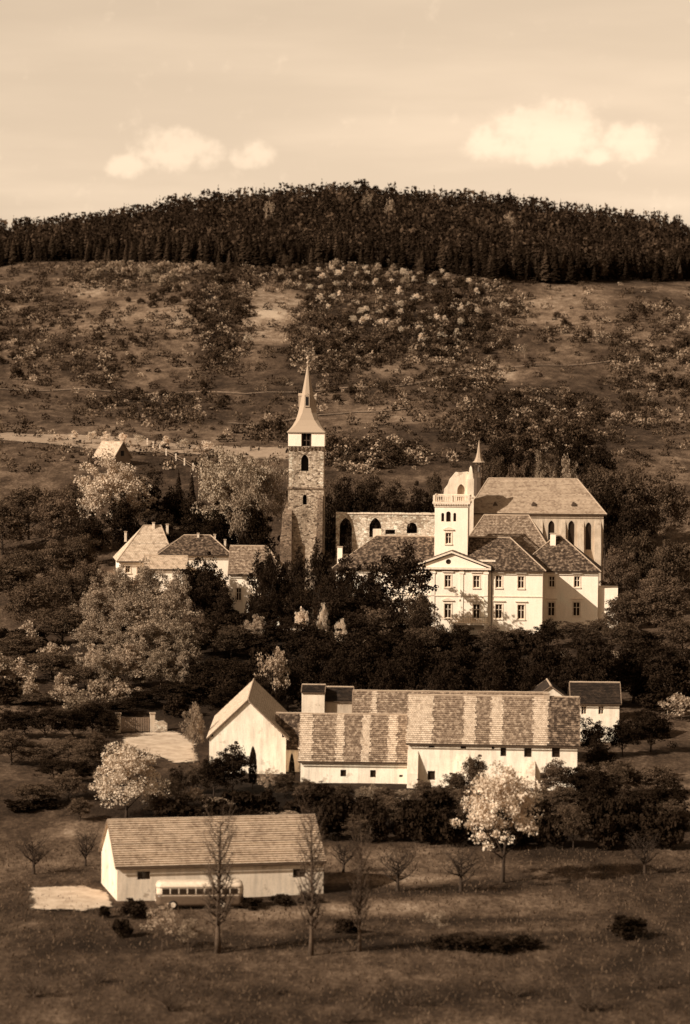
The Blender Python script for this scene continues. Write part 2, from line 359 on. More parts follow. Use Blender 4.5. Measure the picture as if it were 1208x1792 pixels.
class B:
    """a building: root Empty at the base corner, local x along the front, y to the back"""
    def __init__(s, name, label, cat, px, Y, rot, z=None, group=None, root=None, M=None):
        p = P(px, 1000, Y); zz = hzf(p.x, Y) if z is None else z
        s.o = Vector((p.x, Y, zz)); s.rot = R(rot)
        if root is None:
            s.root = link(name, None, None, s.o); s.root.rotation_euler.z = s.rot; tag(s.root, label, cat, group)
            s.M = Matrix.Identity(4)
        else: s.root, s.M = root, M
        s.W = Matrix.Translation(s.o) @ Matrix.Rotation(s.rot, 4, 'Z'); s.Wi = s.W.inverted()
    def pl(s, px, py, y=0.0):
        """pixel -> (x, z) on the local plane y"""
        o = s.Wi @ CAM; d = s.Wi.to_3x3() @ ray(px, py); t = (y - o.y) / d.y; q = o + d * t; return q.x, q.z
    def sc(s, y=0.0):
        a = s.pl(600, 1000, y); b = s.pl(700, 1000, y); return 100 / (b[0] - a[0])
    def part(s, name, v, f, mat, parent=None, uv=None, smooth=False):
        return link(name, mesh(name, v, f, mat, uv, smooth), parent or s.root)
    def mb(s, name, m, mat, parent=None, smooth=False): return m.obj(name, mat, parent or s.root, None, smooth)
    def window(s, x, z, w, h, y=0.0, style='cross', head='rect', trim=True, hood=False, frame='frame_light'):
        """frame with glazing bars set in the reveal, a pane behind, sill and hood as sub-parts"""
        m = MB(); fw_ = min(.09, w * .1); yy = y + .16
        m.box(x - w / 2, yy, z - h / 2, x - w / 2 + fw_, yy + .06, z + h / 2); m.box(x + w / 2 - fw_, yy, z - h / 2, x + w / 2, yy + .06, z + h / 2)
        m.box(x - w / 2 + fw_, yy, z - h / 2, x + w / 2 - fw_, yy + .06, z - h / 2 + fw_); m.box(x - w / 2 + fw_, yy, z + h / 2 - fw_, x + w / 2 - fw_, yy + .06, z + h / 2)
        if style == 'cross':
            m.box(x - fw_ * .6, yy + .003, z - h / 2 + fw_, x + fw_ * .6, yy + .057, z + h / 2 - fw_)
            m.box(x - w / 2 + fw_, yy + .006, z + h * .12 - fw_ / 2, x + w / 2 - fw_, yy + .054, z + h * .12 + fw_ / 2)
        o = s.mb('window', m, frame)
        pm = MB().box(x - w / 2 + .01, yy + .07, z - h / 2 + .01, x + w / 2 - .01, yy + .09, z + h / 2 - .01)
        s.mb('pane', pm, 'glass' if style != 'dark' else 'opening_shade', o)
        if trim:
            s.mb('sill', MB().box(x - w / 2 - .18, y - .14, z - h / 2 - .2, x + w / 2 + .18, y + .1, z - h / 2 - .02), 'stucco_trim', o)
            c = MB(); q = .16
            c.box(x - w / 2 - q, y - .05, z - h / 2, x - w / 2 - .005, y + .02, z + h / 2); c.box(x + w / 2 + .005, y - .05, z - h / 2, x + w / 2 + q, y + .02, z + h / 2)
            c.box(x - w / 2 - q, y - .05, z + h / 2 + .005, x + w / 2 + q, y + .02, z + h / 2 + q); s.mb('casing', c, 'stucco_trim', o)
        if hood:
            c = MB().box(x - w / 2 - .4, y - .22, z + h / 2 + .45, x + w / 2 + .4, y + .02, z + h / 2 + .6)
            if hood == 'ped': c.add([(x - w / 2 - .4, y - .2, z + h / 2 + .6), (x + w / 2 + .4, y - .2, z + h / 2 + .6), (x, y - .2, z + h / 2 + 1.0), (x - w / 2 - .4, y + .02, z + h / 2 + .6), (x + w / 2 + .4, y + .02, z + h / 2 + .6), (x, y + .02, z + h / 2 + 1.0)], [(0, 1, 2), (5, 4, 3), (0, 3, 4, 1), (1, 4, 5, 2), (2, 5, 3, 0)])
            s.mb('hood', c, 'stucco_trim', o)
        return o
    def hole(s, px, py, wp, hp, y=0.0):
        x, z = s.pl(px, py, y); k = s.sc(y); return x, z, wp / k, hp / k
    def house(s, x0, x1, y0, y1, ze, zr, wall, roof, holes=(), hipL=0, hipR=0, ov=.4, rows=24, lift=.075, base=-2.5, bands=None, gable_holes=(), ridge_mat=None, cornice=None):
        """ridge along x; hipL/hipR = inset of the ridge end (0 = gable)"""
        th = .5; ym = (y0 + y1) / 2
        s.part('wall', *slab([(x0, base), (x1, base), (x1, ze), (x0, ze)], holes, y0, y0 + th), wall)
        s.part('wall', *slab([(x0, base), (x1, base), (x1, ze), (x0, ze)], [], y1 - th, y1), wall)
        dz = zr - ze
        for (xa, xb, hip, gh) in ((x0, x0 + th, hipL, gable_holes), (x1 - th, x1, hipR, ())):
            ol = [(y0 + th + .003, base), (y1 - th - .003, base), (y1 - th - .003, ze), (y0 + th + .003, ze)]
            if not hip:
                e = .10; ol = [(y0 + th + .003, base), (y1 - th - .003, base), (y1 - th - .003, ze + (th) / (ym - y0) * dz - e), (ym, zr - e), (y0 + th + .003, ze + th / (ym - y0) * dz - e)]
            v, f = slab(ol, gh, 0, th); v = [(xa + p[1], p[0], p[2]) for p in v]; f = [tuple(reversed(q)) for q in f]
            w = s.part('wall', v, f, wall)
        k = dz / (ym - y0); eo = ze - ov * k + .12; ye0, ye1 = y0 - ov, y1 + ov; zr2 = zr + .12
        xl = x0 - (ov if hipL else ov * .6); xr = x1 + (ov if hipR else ov * .6)
        rl = x0 + hipL if hipL else xl; rr = x1 - hipR if hipR else xr
        fl, fr, bl, br_ = (xl, ye0, eo), (xr, ye0, eo), (xl, ye1, eo), (xr, ye1, eo); RL, RR = (rl, ym, zr2), (rr, ym, zr2)
        if bands:
            v, f, uv = slope(fl, fr, RR, RL, rows, lift); m0 = s.part('roof', v, f, roof, None, uv)
            lp = lambda p, q, t: tuple(np.array(p) * (1 - t) + np.array(q) * t)
            for (a, b, mt) in bands:
                if mt == roof: continue
                e0, e1 = (.03 if a > 0 else 0), (.03 if b < 1 else 0)
                v, f, uv = slope(lp(fl, fr, a), lp(fl, fr, b), lp(RL, RR, b), lp(RL, RR, a), rows, lift, .02, .17, .035)
                s.part('tile_band', v, f, mt, m0, uv)
        else:
            v, f, uv = slope(fl, fr, RR, RL, rows, lift); s.part('roof', v, f, roof, None, uv)
        v, f, uv = slope(br_, bl, RL, RR, max(rows // 3, 3)); s.part('roof', v, f, roof, None, uv)
        if hipL: v, f, uv = slope(bl, fl, RL, RL, rows); s.part('roof', v, f, roof, None, uv)
        if hipR: v, f, uv = slope(fr, br_, RR, RR, rows); s.part('roof', v, f, roof, None, uv)
        m = MB(); rm = ridge_mat or roof
        n = max(int((rr - rl) / .8), 2); m.tube([(rl + (rr - rl) * i / n, ym, zr2 + .02 + .03 * random.random()) for i in range(n + 1)], [.13] * (n + 1), 6)
        for (hp, A, Bq, Rg) in ((hipL, fl, bl, RL), (hipR, fr, br_, RR)):
            if hp: m.tube([A, Rg], [.12, .12], 6)
        v = m.v; me = mesh('ridge_cap', m.v, m.f, 'brick_grey'); link('ridge_cap', me, s.root)
        if not hipL or not hipR:      # verge boards
            for hp, xx in ((hipL, xl), (hipR, xr)):
                if hp: continue
                vb = MB()
                for ye in (ye0, ye1): vb.tube([(xx, ye, eo - .02), (xx, ym, zr2 - .02)], [.09, .09], 4)
                s.mb('verge_board', vb, 'timber_grey')
        g = MB().tube([(xl, ye0 - .06, eo - .12), (xr, ye0 - .06, eo - .12)], [.07, .07], 6); s.mb('gutter', g, 'metal_dark')
        return eo
    def chimney(s, x, y, z0, h, w=.6, mat='plaster_old'):
        c = MB().box(x - w / 2, y - w / 2, z0, x + w / 2, y + w / 2, z0 + h); o = s.mb('chimney', c, mat)
        s.mb('chimney_cap', MB().box(x - w / 2 - .08, y - w / 2 - .08, z0 + h + .002, x + w / 2 + .08, y + w / 2 + .08, z0 + h + .14), 'brick_grey', o); return o

# ------------------------------------------------------------------ ground sheet
def axis(segs):
    a = []
    for (p, q, d) in segs: a += list(np.arange(p, q, d))
    return np.array(a + [segs[-1][1]])
gx = axis([(-6000, -1000, 500), (-1000, -260, 60), (-260, 260, 3.5), (260, 1000, 60), (1000, 6000, 500)])
gy = axis([(-400, 180, 12), (180, 720, 2.6), (720, 1480, 4.5), (1480, 2500, 60), (2500, 9000, 500)])
XX, YY = np.meshgrid(gx, gy); ZZ = hz(XX, YY)
# shape of dry/bare patches (light) and darker ones: photo ellipses turned into places on the ground
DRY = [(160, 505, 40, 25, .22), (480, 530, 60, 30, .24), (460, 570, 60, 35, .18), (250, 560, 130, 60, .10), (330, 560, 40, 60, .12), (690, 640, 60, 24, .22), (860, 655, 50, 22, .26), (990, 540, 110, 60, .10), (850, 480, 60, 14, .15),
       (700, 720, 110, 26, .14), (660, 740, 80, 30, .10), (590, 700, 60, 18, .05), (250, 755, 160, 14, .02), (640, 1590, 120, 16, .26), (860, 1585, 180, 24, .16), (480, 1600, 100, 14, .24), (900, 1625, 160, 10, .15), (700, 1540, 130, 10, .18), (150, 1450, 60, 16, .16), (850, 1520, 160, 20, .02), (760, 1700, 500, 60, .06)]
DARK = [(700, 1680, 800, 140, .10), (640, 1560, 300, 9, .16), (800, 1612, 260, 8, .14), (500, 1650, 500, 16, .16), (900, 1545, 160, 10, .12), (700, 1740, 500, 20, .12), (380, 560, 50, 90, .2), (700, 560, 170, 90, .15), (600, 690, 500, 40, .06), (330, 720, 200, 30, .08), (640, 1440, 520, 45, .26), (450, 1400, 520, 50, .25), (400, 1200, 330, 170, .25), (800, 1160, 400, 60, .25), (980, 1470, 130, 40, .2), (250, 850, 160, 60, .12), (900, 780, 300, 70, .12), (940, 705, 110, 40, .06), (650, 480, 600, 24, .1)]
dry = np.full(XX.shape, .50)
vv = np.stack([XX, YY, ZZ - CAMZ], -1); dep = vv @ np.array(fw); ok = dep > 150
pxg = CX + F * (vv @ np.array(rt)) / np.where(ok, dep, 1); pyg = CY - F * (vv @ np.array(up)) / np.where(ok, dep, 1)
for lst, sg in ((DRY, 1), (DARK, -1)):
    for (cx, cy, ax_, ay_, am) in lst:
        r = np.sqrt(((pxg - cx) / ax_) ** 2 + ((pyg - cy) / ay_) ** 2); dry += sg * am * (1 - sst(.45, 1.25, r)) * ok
nx, ny = len(gx), len(gy)
gv = np.stack([XX, YY, ZZ], -1).reshape(-1, 3); ii = np.arange(nx * ny).reshape(ny, nx)
gf = np.stack([ii[:-1, :-1], ii[:-1, 1:], ii[1:, 1:], ii[1:, :-1]], -1).reshape(-1, 4)
gm = bpy.data.meshes.new('ground'); gm.vertices.add(len(gv)); gm.vertices.foreach_set('co', gv.astype(np.float32).ravel())
gm.loops.add(gf.size); gm.loops.foreach_set('vertex_index', gf.astype(np.int32).ravel()); gm.polygons.add(len(gf)); gm.polygons.foreach_set('loop_start', np.arange(0, gf.size, 4, dtype=np.int32))
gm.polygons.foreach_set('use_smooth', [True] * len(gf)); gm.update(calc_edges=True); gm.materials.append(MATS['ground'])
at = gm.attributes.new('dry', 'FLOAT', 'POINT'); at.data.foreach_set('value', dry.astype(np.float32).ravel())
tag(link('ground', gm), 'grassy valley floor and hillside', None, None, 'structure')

def ribbon(name, pts, w, mat, label, dz=.06, step=3):
    g = [G(*p) for p in pts]; c = []
    for a, b in zip(g[:-1], g[1:]):
        n = max(int((b - a).length / step), 1)
        c += [a.lerp(b, i / n) for i in range(n)]
    c.append(g[-1]); v = []; f = []; m = 4
    for i, p in enumerate(c):
        d = c[min(i + 1, len(c) - 1)] - c[max(i - 1, 0)]; d.z = 0; d.normalize(); q = Vector((d.y, -d.x, 0)); ww = w * (.85 + .3 * random.random())
        for k in range(m + 1):
            r = p + q * ww * (k / m - .5); v.append((r.x, r.y, hzf(r.x, r.y) + dz + .09))
    for i in range(len(c) - 1):
        for k in range(m): a = i * (m + 1) + k; f.append((a, a + 1, a + m + 2, a + m + 1))
    o = link(name, mesh(name, v, f, mat, None, True)); fade(o, [.0 if k in (0, m) else .9 for i in range(len(c)) for k in range(m + 1)]); tag(o, label, None, None, 'structure'); return o
def patch(name, pts, mat, label, dz=.1, n=14):
    g = [G(*p) for p in pts]; c = sum(g, Vector()) / len(g); ring = []
    for a, b in zip(g, g[1:] + g[:1]): ring += [a.lerp(b, i / 6) for i in range(6)]
    v = []; f = []; m = len(ring)
    for j in range(n + 1):
        for p in ring: q = c.lerp(p, j / n * (.95 + .1 * random.random() if j == n else 1)); v.append((q.x, q.y, hzf(q.x, q.y) + dz + .06))
    for j in range(n):
        for i in range(m): f.append((j * m + i, j * m + (i + 1) % m, (j + 1) * m + (i + 1) % m, (j + 1) * m + i))
    o = link(name, mesh(name, v, f, mat, None, True)); fade(o, [min((n - j) / n * 2.2, 1.1) for j in range(n + 1) for p in ring]); tag(o, label, None, None, 'structure'); return o
ribbon('road', [(-20, 762), (133, 772), (250, 780), (380, 789), (505, 793), (590, 800)], 26, 'road_dust', 'pale field road crossing above the houses', .1, 6)
ribbon('path', [(-20, 680), (140, 681), (330, 687), (430, 690), (540, 686), (660, 678), (760, 665), (850, 650), (960, 640), (1100, 630)], 2.0, 'path_dust', 'narrow path crossing the hillside', .1, 5)
ribbon('path', [(400, 741), (500, 737), (620, 722), (720, 715)], 1.8, 'path_dust', 'short path below the hillside terrace', .1, 5)
patch('courtyard', [(200, 1285), (262, 1276), (318, 1276), (350, 1300), (362, 1338), (318, 1346), (262, 1326), (205, 1304)], 'earth_light', 'pale trodden courtyard before the gate')
patch('yard', [(40, 1552), (150, 1548), (200, 1562), (212, 1592), (150, 1600), (40, 1598)], 'earth_light', 'pale yard at the barn end')
patch('track', [(990, 1408), (1130, 1402), (1130, 1420), (1000, 1424)], 'earth_light', 'pale track beside the farm')
ribbon('path', [(276, 1410), (300, 1416), (340, 1424), (390, 1428)], .9, 'earth_light', 'short pale footpath above the barn', .05, 2)

# ------------------------------------------------------------------ buildings
def make_barn():
    g = G(208, 1577); b = B('barn', 'long white barn with pale tiled roof in the foreground behind the bus', 'barn', 208, g.y, 13)
    L = b.pl(566, 1568)[0]; ze = b.pl(300, 1517)[1]; zr = b.pl(380, 1433, 5.2)[1]
    ho = [b.hole(252, 1532, 22, 14), b.hole(524, 1528, 22, 15)]
    b.house(0, L, 0, 10.4, ze + .25, zr, 'plaster_old', 'tile_barn', [rect(*h) for h in ho], rows=21, lift=.15, ov=.35, base=-1.5)
    for h in ho: b.window(*h, style='plain', trim=False, frame='timber_dark')
    return b
barn = make_barn()

def buttress(b, x, w, z0, z1, d, y=0.0, mat='plaster_old', name='buttress'):
    b.mb(name, MB().add([(x - w / 2, y - d, z0), (x + w / 2, y - d, z0), (x + w / 2, y + .05, z0), (x - w / 2, y + .05, z0), (x - w / 2, y - d * .65, z0 + (z1 - z0) * .6), (x + w / 2, y - d * .65, z0 + (z1 - z0) * .6), (x + w / 2, y + .05, z1), (x - w / 2, y + .05, z1)],
                       [(0, 3, 2, 1), (0, 1, 5, 4), (4, 5, 6, 7), (1, 2, 6, 5), (3, 0, 4, 7), (2, 3, 7, 6)]), mat)
def farm_tall():
    b = B('farm_building', 'tall white farm range with banded tile roof and buttresses, right of the low range', 'farm building', 718, 385, -3.5)
    L = b.pl(1010, 1360)[0]; ze = b.pl(860, 1300)[1]; zr = b.pl(860, 1220, 4.6)[1]
    H = [(755, 1306, 10, 5), (811, 1308, 10, 5), (863, 1309, 4, 5), (881, 1316, 10, 15), (924, 1317, 13, 16), (973, 1317, 14, 17), (755, 1357, 13, 16), (797, 1360, 8, 14), (952, 1360, 12, 15)]
    ho = [b.hole(*h) for h in H]
    b.house(0, L, 0, 9.2, ze + .1, zr, 'plaster_farm', 'tile_mottled', [rect(*h) for h in ho], rows=24, base=-3,
            bands=[(0, .15, 'tile_light'), (.15, .325, 'tile_mottled'), (.325, .40, 'tile_light'), (.40, .485, 'tile_mottled'), (.485, .555, 'tile_light'), (.555, .73, 'tile_mottled'), (.73, .82, 'tile_light'), (.82, 1, 'tile_old')])
    for h, q in zip(ho, H): b.window(*h, style='plain', trim=False, frame='timber_dark')
    for px, yt, w in ((723, 1312, 1.3), (811, 1318, 1.5), (929, 1330, 1.1)):
        x, z = b.pl(px, yt); buttress(b, x, w, -2.5, z, 1.7)
    x, z = b.pl(957, 1226, 4.6); b.chimney(x, 4.6, z - .8, 1.6, .7, 'brick_grey')
    return b
farm_tall()
def farm_low():
    b = B('farm_building', 'low white farm range with three pale roof stripes, beside the gabled barn', 'farm building', 529, 387, -2)
    L = b.pl(714, 1350)[0]; ze = b.pl(620, 1330)[1]; zr = b.pl(620, 1252, 4.4)[1]
    H = [(601, 1353, 10, 12), (653, 1354, 10, 13), (702, 1358, 6, 4)]; ho = [b.hole(*h) for h in H]
    b.house(0, L, 0, 8.8, ze + .1, zr, 'plaster_farm', 'tile_mottled', [rect(*h) for h in ho], rows=24, base=-3,
            bands=[(0, .12, 'tile_light'), (.12, .33, 'tile_mottled'), (.33, .40, 'tile_light'), (.40, .56, 'tile_mottled'), (.56, .64, 'tile_light'), (.64, .80, 'tile_mottled'), (.80, .88, 'tile_light'), (.88, 1, 'tile_mottled')])
    for h in ho: b.window(*h, style='plain', trim=False, frame='timber_dark')
farm_low()
def gabled():
    Y = 394; b = B('gable_barn', 'white barn turning its blank gable to the camera, left end of the farm', 'barn', 503, Y, 90, z=3.2)
    xr = P(503, 1300, Y).x; xl = P(369, 1287, Y).x; w = xr - xl
    ze = (P(369, 1287, Y).z + P(503, 1300, Y).z) / 2 - 3.2; zr = P(435, 1226, Y).z - 3.2
    b.house(0, 25, 0, w, ze + .25, zr, 'plaster_farm', 'tile_light', rows=26, ov=.35, base=-3)
gabled()
def link_house():
    b = B('link_building', 'small dark-roofed link between gabled barn and low farm range', 'building', 486, 396, -1)
    L = b.pl(525, 1300)[0]; ze = b.pl(510, 1306)[1]; zr = b.pl(510, 1250, 3)[1]
    b.house(0, L, 0, 6, ze, zr, 'plaster_farm', 'tile_old', rows=18, ov=.3, base=-3)
link_house()
def rear_range():
    b = B('farm_building', 'rear farm range with mottled roof showing behind the two front ranges', 'farm building', 622, 404, -1)
    L = b.pl(958, 1260)[0]; zr = b.pl(660, 1211, 4.2)[1]; ze = zr - 4.4
    b.house(0, L, 0, 8.4, ze, zr, 'plaster_old', 'tile_mottled', rows=22, base=-3, bands=[(0, .095, 'tile_mottled'), (.095, .125, 'tile_light'), (.125, 1, 'tile_mottled')])
rear_range()
def small_gable():
    Y = 426; b = B('gable_house', 'small white gable peeping over the tall farm range roof', 'house', 994, Y, 90, z=4)
    w = P(994, 1230, Y).x - P(940, 1230, Y).x; zr = P(966, 1202, Y).z - 4
    b.house(0, 9, 0, w, zr - w * .36, zr, 'plaster_farm', 'tile_dark', rows=12, ov=.25, base=-3)
small_gable()
def yard_house():
    b = B('shed', 'narrow white shed wall beside the dark yard behind the farm', 'shed', 530, 424, -2)
    L = b.pl(568, 1240)[0]; ze = b.pl(550, 1212)[1]
    b.house(0, L, 0, 4, ze, ze + .7, 'plaster_old', 'tile_dark', rows=8, ov=.1, base=-3)
    b = B('shed', 'low dark lean-to shed between white shed and rear farm range', 'shed', 570, 425, -1)
    L = b.pl(617, 1240)[0]; ze = b.pl(590, 1226)[1]; zr = b.pl(590, 1204, 3)[1]
    b.house(0, L, 0, 6, ze, zr, 'plaster_grey', 'tile_dark', rows=10, ov=.2, base=-3)
yard_house()
def right_house():
    b = B('house', 'dark-roofed white house with two windows at the right edge behind the farm', 'house', 1004, 425, -2)
    L = b.pl(1084, 1250)[0]; ze = b.pl(1040, 1229)[1]; zr = b.pl(1040, 1196, 3.6)[1]
    H = [(1022, 1243, 9, 14), (1052, 1243, 9, 14)]; ho = [b.hole(*h) for h in H]
    b.house(0, L, 0, 7.2, ze, zr, 'plaster_farm', 'tile_dark', [rect(*h) for h in ho], rows=14, base=-3)
    for h in ho: b.window(*h, trim=False)
right_house()

def chateau():
    b = B('chateau', 'white two-storey chateau with belvedere tower and pediment', 'chateau', 588, 511, -5)
    X = lambda px, y=0: b.pl(px, 1000, y)[0]
    L = X(950); ze = b.pl(770, 993)[1]; zr = b.pl(780, 941, 5.6)[1]
    up_ = [(873, 1018, 11, 21), (912, 1019, 11, 21), (612, 1013, 11, 21), (650, 1014, 11, 21), (692, 1015, 11, 21)]
    lo = [(873, 1070, 12, 25), (912, 1071, 12, 25), (612, 1065, 12, 24), (650, 1066, 12, 24), (692, 1067, 12, 24)]
    ho = [b.hole(*h) for h in up_ + lo]
    b.house(0, L, 0, 11.2, ze, zr, 'plaster_white', 'tile_old', [rect(*h) for h in ho], hipL=6, hipR=5.4, rows=26, ov=.55, base=-3)
    for i, h in enumerate(ho): b.window(*h, hood=True if i < 5 else True)
    yr = -.6; xa, xb = X(727, yr), X(854, yr); zp = b.pl(790, 997, yr)[1]; xm = (xa + xb) / 2; za = b.pl(786, 968, yr)[1]
    rh = [b.hole(*h, yr) for h in [(736, 1016, 11, 21), (784, 1017, 11, 21), (834, 1018, 11, 21), (736, 1068, 12, 25), (784, 1069, 12, 25), (834, 1070, 12, 25)]]
    b.part('wall', *slab([(xa, -3), (xb, -3), (xb, zp), (xa, zp)], [rect(*h) for h in rh], yr, -.004), 'plaster_white')
    for i, h in enumerate(rh): b.window(*h, yr, hood=True if i < 3 else 'ped')
    xo, zo = b.pl(785, 982, yr)[0], b.pl(785, 983, yr)[1]
    b.part('pediment', *slab([(xa + .2, zp + .36), (xb - .2, zp + .36), (xm, za - .15)], [[(xo + .42 * math.cos(i * math.pi / 8), zo + .42 * math.sin(i * math.pi / 8)) for i in range(16)]], yr, yr + .5), 'plaster_white')
    b.mb('round_window', MB().box(xo - .5, yr + .2, zo - .5, xo + .5, yr + .25, zo + .5), 'glass')
    c = MB().box(xa - .5, yr - .45, zp + .05, xb + .5, yr + .3, zp + .34)
    for sx in (-1, 1):
        e = (xa - .5, zp + .36) if sx < 0 else (xb + .5, zp + .36)
        c.add([(e[0], yr - .45, e[1]), (xm, yr - .45, za + .05), (xm, yr - .45, za + .35), (e[0], yr - .45, e[1] + .28), (e[0], yr + .4, e[1]), (xm, yr + .4, za + .05), (xm, yr + .4, za + .35), (e[0], yr + .4, e[1] + .28)],
              [(0, 1, 2, 3), (7, 6, 5, 4), (3, 2, 6, 7), (0, 4, 5, 1), (0, 3, 7, 4)])
    b.mb('pediment_cornice', c, 'stucco_trim')
    for s_ in (-1, 1):   # little roof running back from the pediment
        e = xa - .5 if s_ < 0 else xb + .5; yb = 5
        pts = [(e, yb, zp + .7), (e, yr - .4, zp + .7), (xm, yr - .4, za + .42), (xm, yb, za + .42)]
        if s_ > 0: pts = [pts[1], pts[0], pts[3], pts[2]]
        v, f, uv = slope(*pts, 10, .04, .05); b.part('roof', v, f, 'tile_old', None, uv)
    b.mb('cornice', MB().box(-.25, -.25, ze - .55, xa - .05, -.003, ze - .12).box(xb + .05, -.25, ze - .55, L + .25, -.003, ze - .12), 'stucco_trim')
    zs = b.pl(780, 1043)[1]; b.mb('string_course', MB().box(-.02, -.1, zs, xa - .05, -.003, zs + .16).box(xb + .05, -.1, zs, L + .02, -.003, zs + .16).box(xa - .01, yr - .1, zs, xb + .01, yr - .003, zs + .16), 'stucco_trim')
    for px in (729.5, 758, 808, 851): x = X(px, yr); b.mb('pilaster', MB().box(x - .3, yr - .1, -1, x + .3, yr - .003, zp - .1).box(x - .42, yr - .18, zp - .6, x + .42, yr - .004, zp - .3), 'plaster_white')
    x = X(861); b.mb('drainpipe', MB().tube([(x, -.5, ze - .3), (x, -.15, ze - 1.1), (x, -.15, -1)], [.07] * 3, 6), 'metal_dark')
    # balcony under the first-floor windows
    zb = b.pl(820, 1090, -2)[1]; x0, x1 = X(790, -2), X(856, -2)
    o = b.mb('balcony', MB().box(x0, -2.2, zb - .35, x1, yr - .005, zb), 'stucco_trim')
    r = MB().tube([(x0 + .1, -2.1, zb + .95), (x1 - .1, -2.1, zb + .95)], [.045] * 2, 4); n = 22
    for i in range(n): xx = x0 + .1 + (x1 - x0 - .2) * i / (n - 1); r.tube([(xx, -2.1, zb), (xx, -2.1, zb + .95)], [.025] * 2, 4)
    b.mb('railing', r, 'metal_dark', o)
    for xx in (x0 + .4, x1 - .4): b.mb('balcony_pier', MB().box(xx - .3, -2.1, -3, xx + .3, -1.5, zb - .352), 'plaster_old', o)
    # belvedere tower
    yt = 2.0; x0, x1 = X(760, yt), X(818, yt); zc = b.pl(788, 879, yt)[1]; z0 = ze - 1; w = x1 - x0
    ar = [b.hole(775, 905, 5, 15, yt), b.hole(785, 904, 8, 18, yt), b.hole(796, 905, 5, 15, yt)]; wn = b.hole(785, 942, 10, 19, yt)
    b.part('tower_wall', *slab([(x0, z0), (x1, z0), (x1, zc), (x0, zc)], [arch(*a) for a in ar] + [rect(*wn)], yt, yt + .5), 'plaster_white')
    for xq in (x0, x1 - .5): b.mb('tower_wall', MB().box(xq, yt + .503, z0, xq + .5, yt + w, zc), 'plaster_white')
    b.mb('tower_wall', MB().box(x0 + .503, yt + w - .5, z0, x1 - .503, yt + w - .003, zc), 'plaster_white')
    for a in ar: b.window(*a[:2], a[2], a[3], yt + .15, style='plain', trim=False, frame='timber_dark')
    b.window(*wn, yt, hood='ped')
    zs = b.pl(788, 917, yt)[1]
    b.mb('tower_cornice', MB().box(x0 - .12, yt - .12, zc - .75, x1 + .12, yt + w + .12, zc - .5).box(x0 - .35, yt - .35, zc - .25, x1 + .35, yt + w + .35, zc + .06).box(x0 - .2, yt - .2, zc - .48, x1 + .2, yt + w + .2, zc - .252), 'stucco_trim')
    d = MB(); n = 14
    for i in range(n): xx = x0 - .1 + (w + .2) * (i + .5) / n; d.box(xx - .11, yt - .32, zc - .46, xx + .11, yt - .21, zc - .26)
    b.mb('dentils', d, 'stucco_trim')
    bl = MB(); hb = 1.0
    for (xa_, ya_) in ((x0 - .1, yt - .1), (x1 + .1, yt - .1), (x0 - .1, yt + w + .1), (x1 + .1, yt + w + .1), ((x0 + x1) / 2, yt - .1)): bl.box(xa_ - .18, ya_ - .18, zc + .06, xa_ + .18, ya_ + .18, zc + hb + .12)
    for (p, q) in (((x0, yt - .1), (x1, yt - .1)), ((x0, yt + w + .1), (x1, yt + w + .1)), ((x0 - .1, yt), (x0 - .1, yt + w)), ((x1 + .1, yt), (x1 + .1, yt + w))):
        p, q = Vector((*p, 0)), Vector((*q, 0)); a = Vector((0, 0, zc + hb)); bl.tube([p + a, q + a], [.12] * 2, 4)
        for i in range(1, 18):
            c_ = p.lerp(q, i / 18); bl.lathe([(.05, zc + .07), (.09, zc + .35), (.05, zc + .6), (.08, zc + hb - .05)], 5, 0, c_.x, c_.y)
    b.mb('balustrade', bl, 'stucco_trim')
    # right block, set back, and the rear block
    yk = 6.6; xk0, xk1 = X(905, yk), X(1047, yk); zk = b.pl(1000, 996, yk)[1]; zkr = b.pl(975, 938, yk + 5.6)[1]
    hk = [b.hole(*h, yk) for h in [(1010, 1018, 10, 19), (1009, 1066, 12, 24), (966, 1018, 10, 19), (965, 1066, 12, 24)]]
    wk = xk1 - xk0; b.house(xk0, xk1, yk, yk + 11.2, zk, zkr, 'plaster_white', 'tile_old', [rect(*h) for h in hk], hipL=wk / 2 - .4, hipR=wk / 2 - .4, rows=26, ov=.5, base=-3)
    for h in hk: b.window(*h, yk, hood=True)
    x, z = b.pl(968, 945, yk + 4.2); b.chimney(x, yk + 4.2, z - 1.6, 2.6, .9, 'plaster_white')
    x, z = b.pl(1058, 1030, yk + 1); 
    b.mb('side_wing', MB().box(xk1 + .01, yk + .8, -3, xk1 + 3.2, yk + 7, b.pl(1058, 1030, yk)[1]), 'plaster_white')
    yq = 10.5; xr0, xr1 = X(800, yq), X(968, yq); zq = b.pl(880, 903, yq + 6.6)[1]
    b.house(xr0, xr1, yq, yq + 13.2, zq - 6.2, zq, 'plaster_old', 'tile_mottled', hipL=4, hipR=4.2, rows=28, ov=.4, base=-3)
    x, z = b.pl(597, 975, 3); b.chimney(X(595, 2.6), 2.6, b.pl(595, 975, 2.6)[1] - 1.8, 3.4, .8, 'plaster_white')
    x, z = b.pl(852, 985, 1.5); b.mb('dormer', MB().box(x - 1.4, 1.0, z - .8, x + 1.4, 3.4, z + .5), 'plaster_old')
chateau()

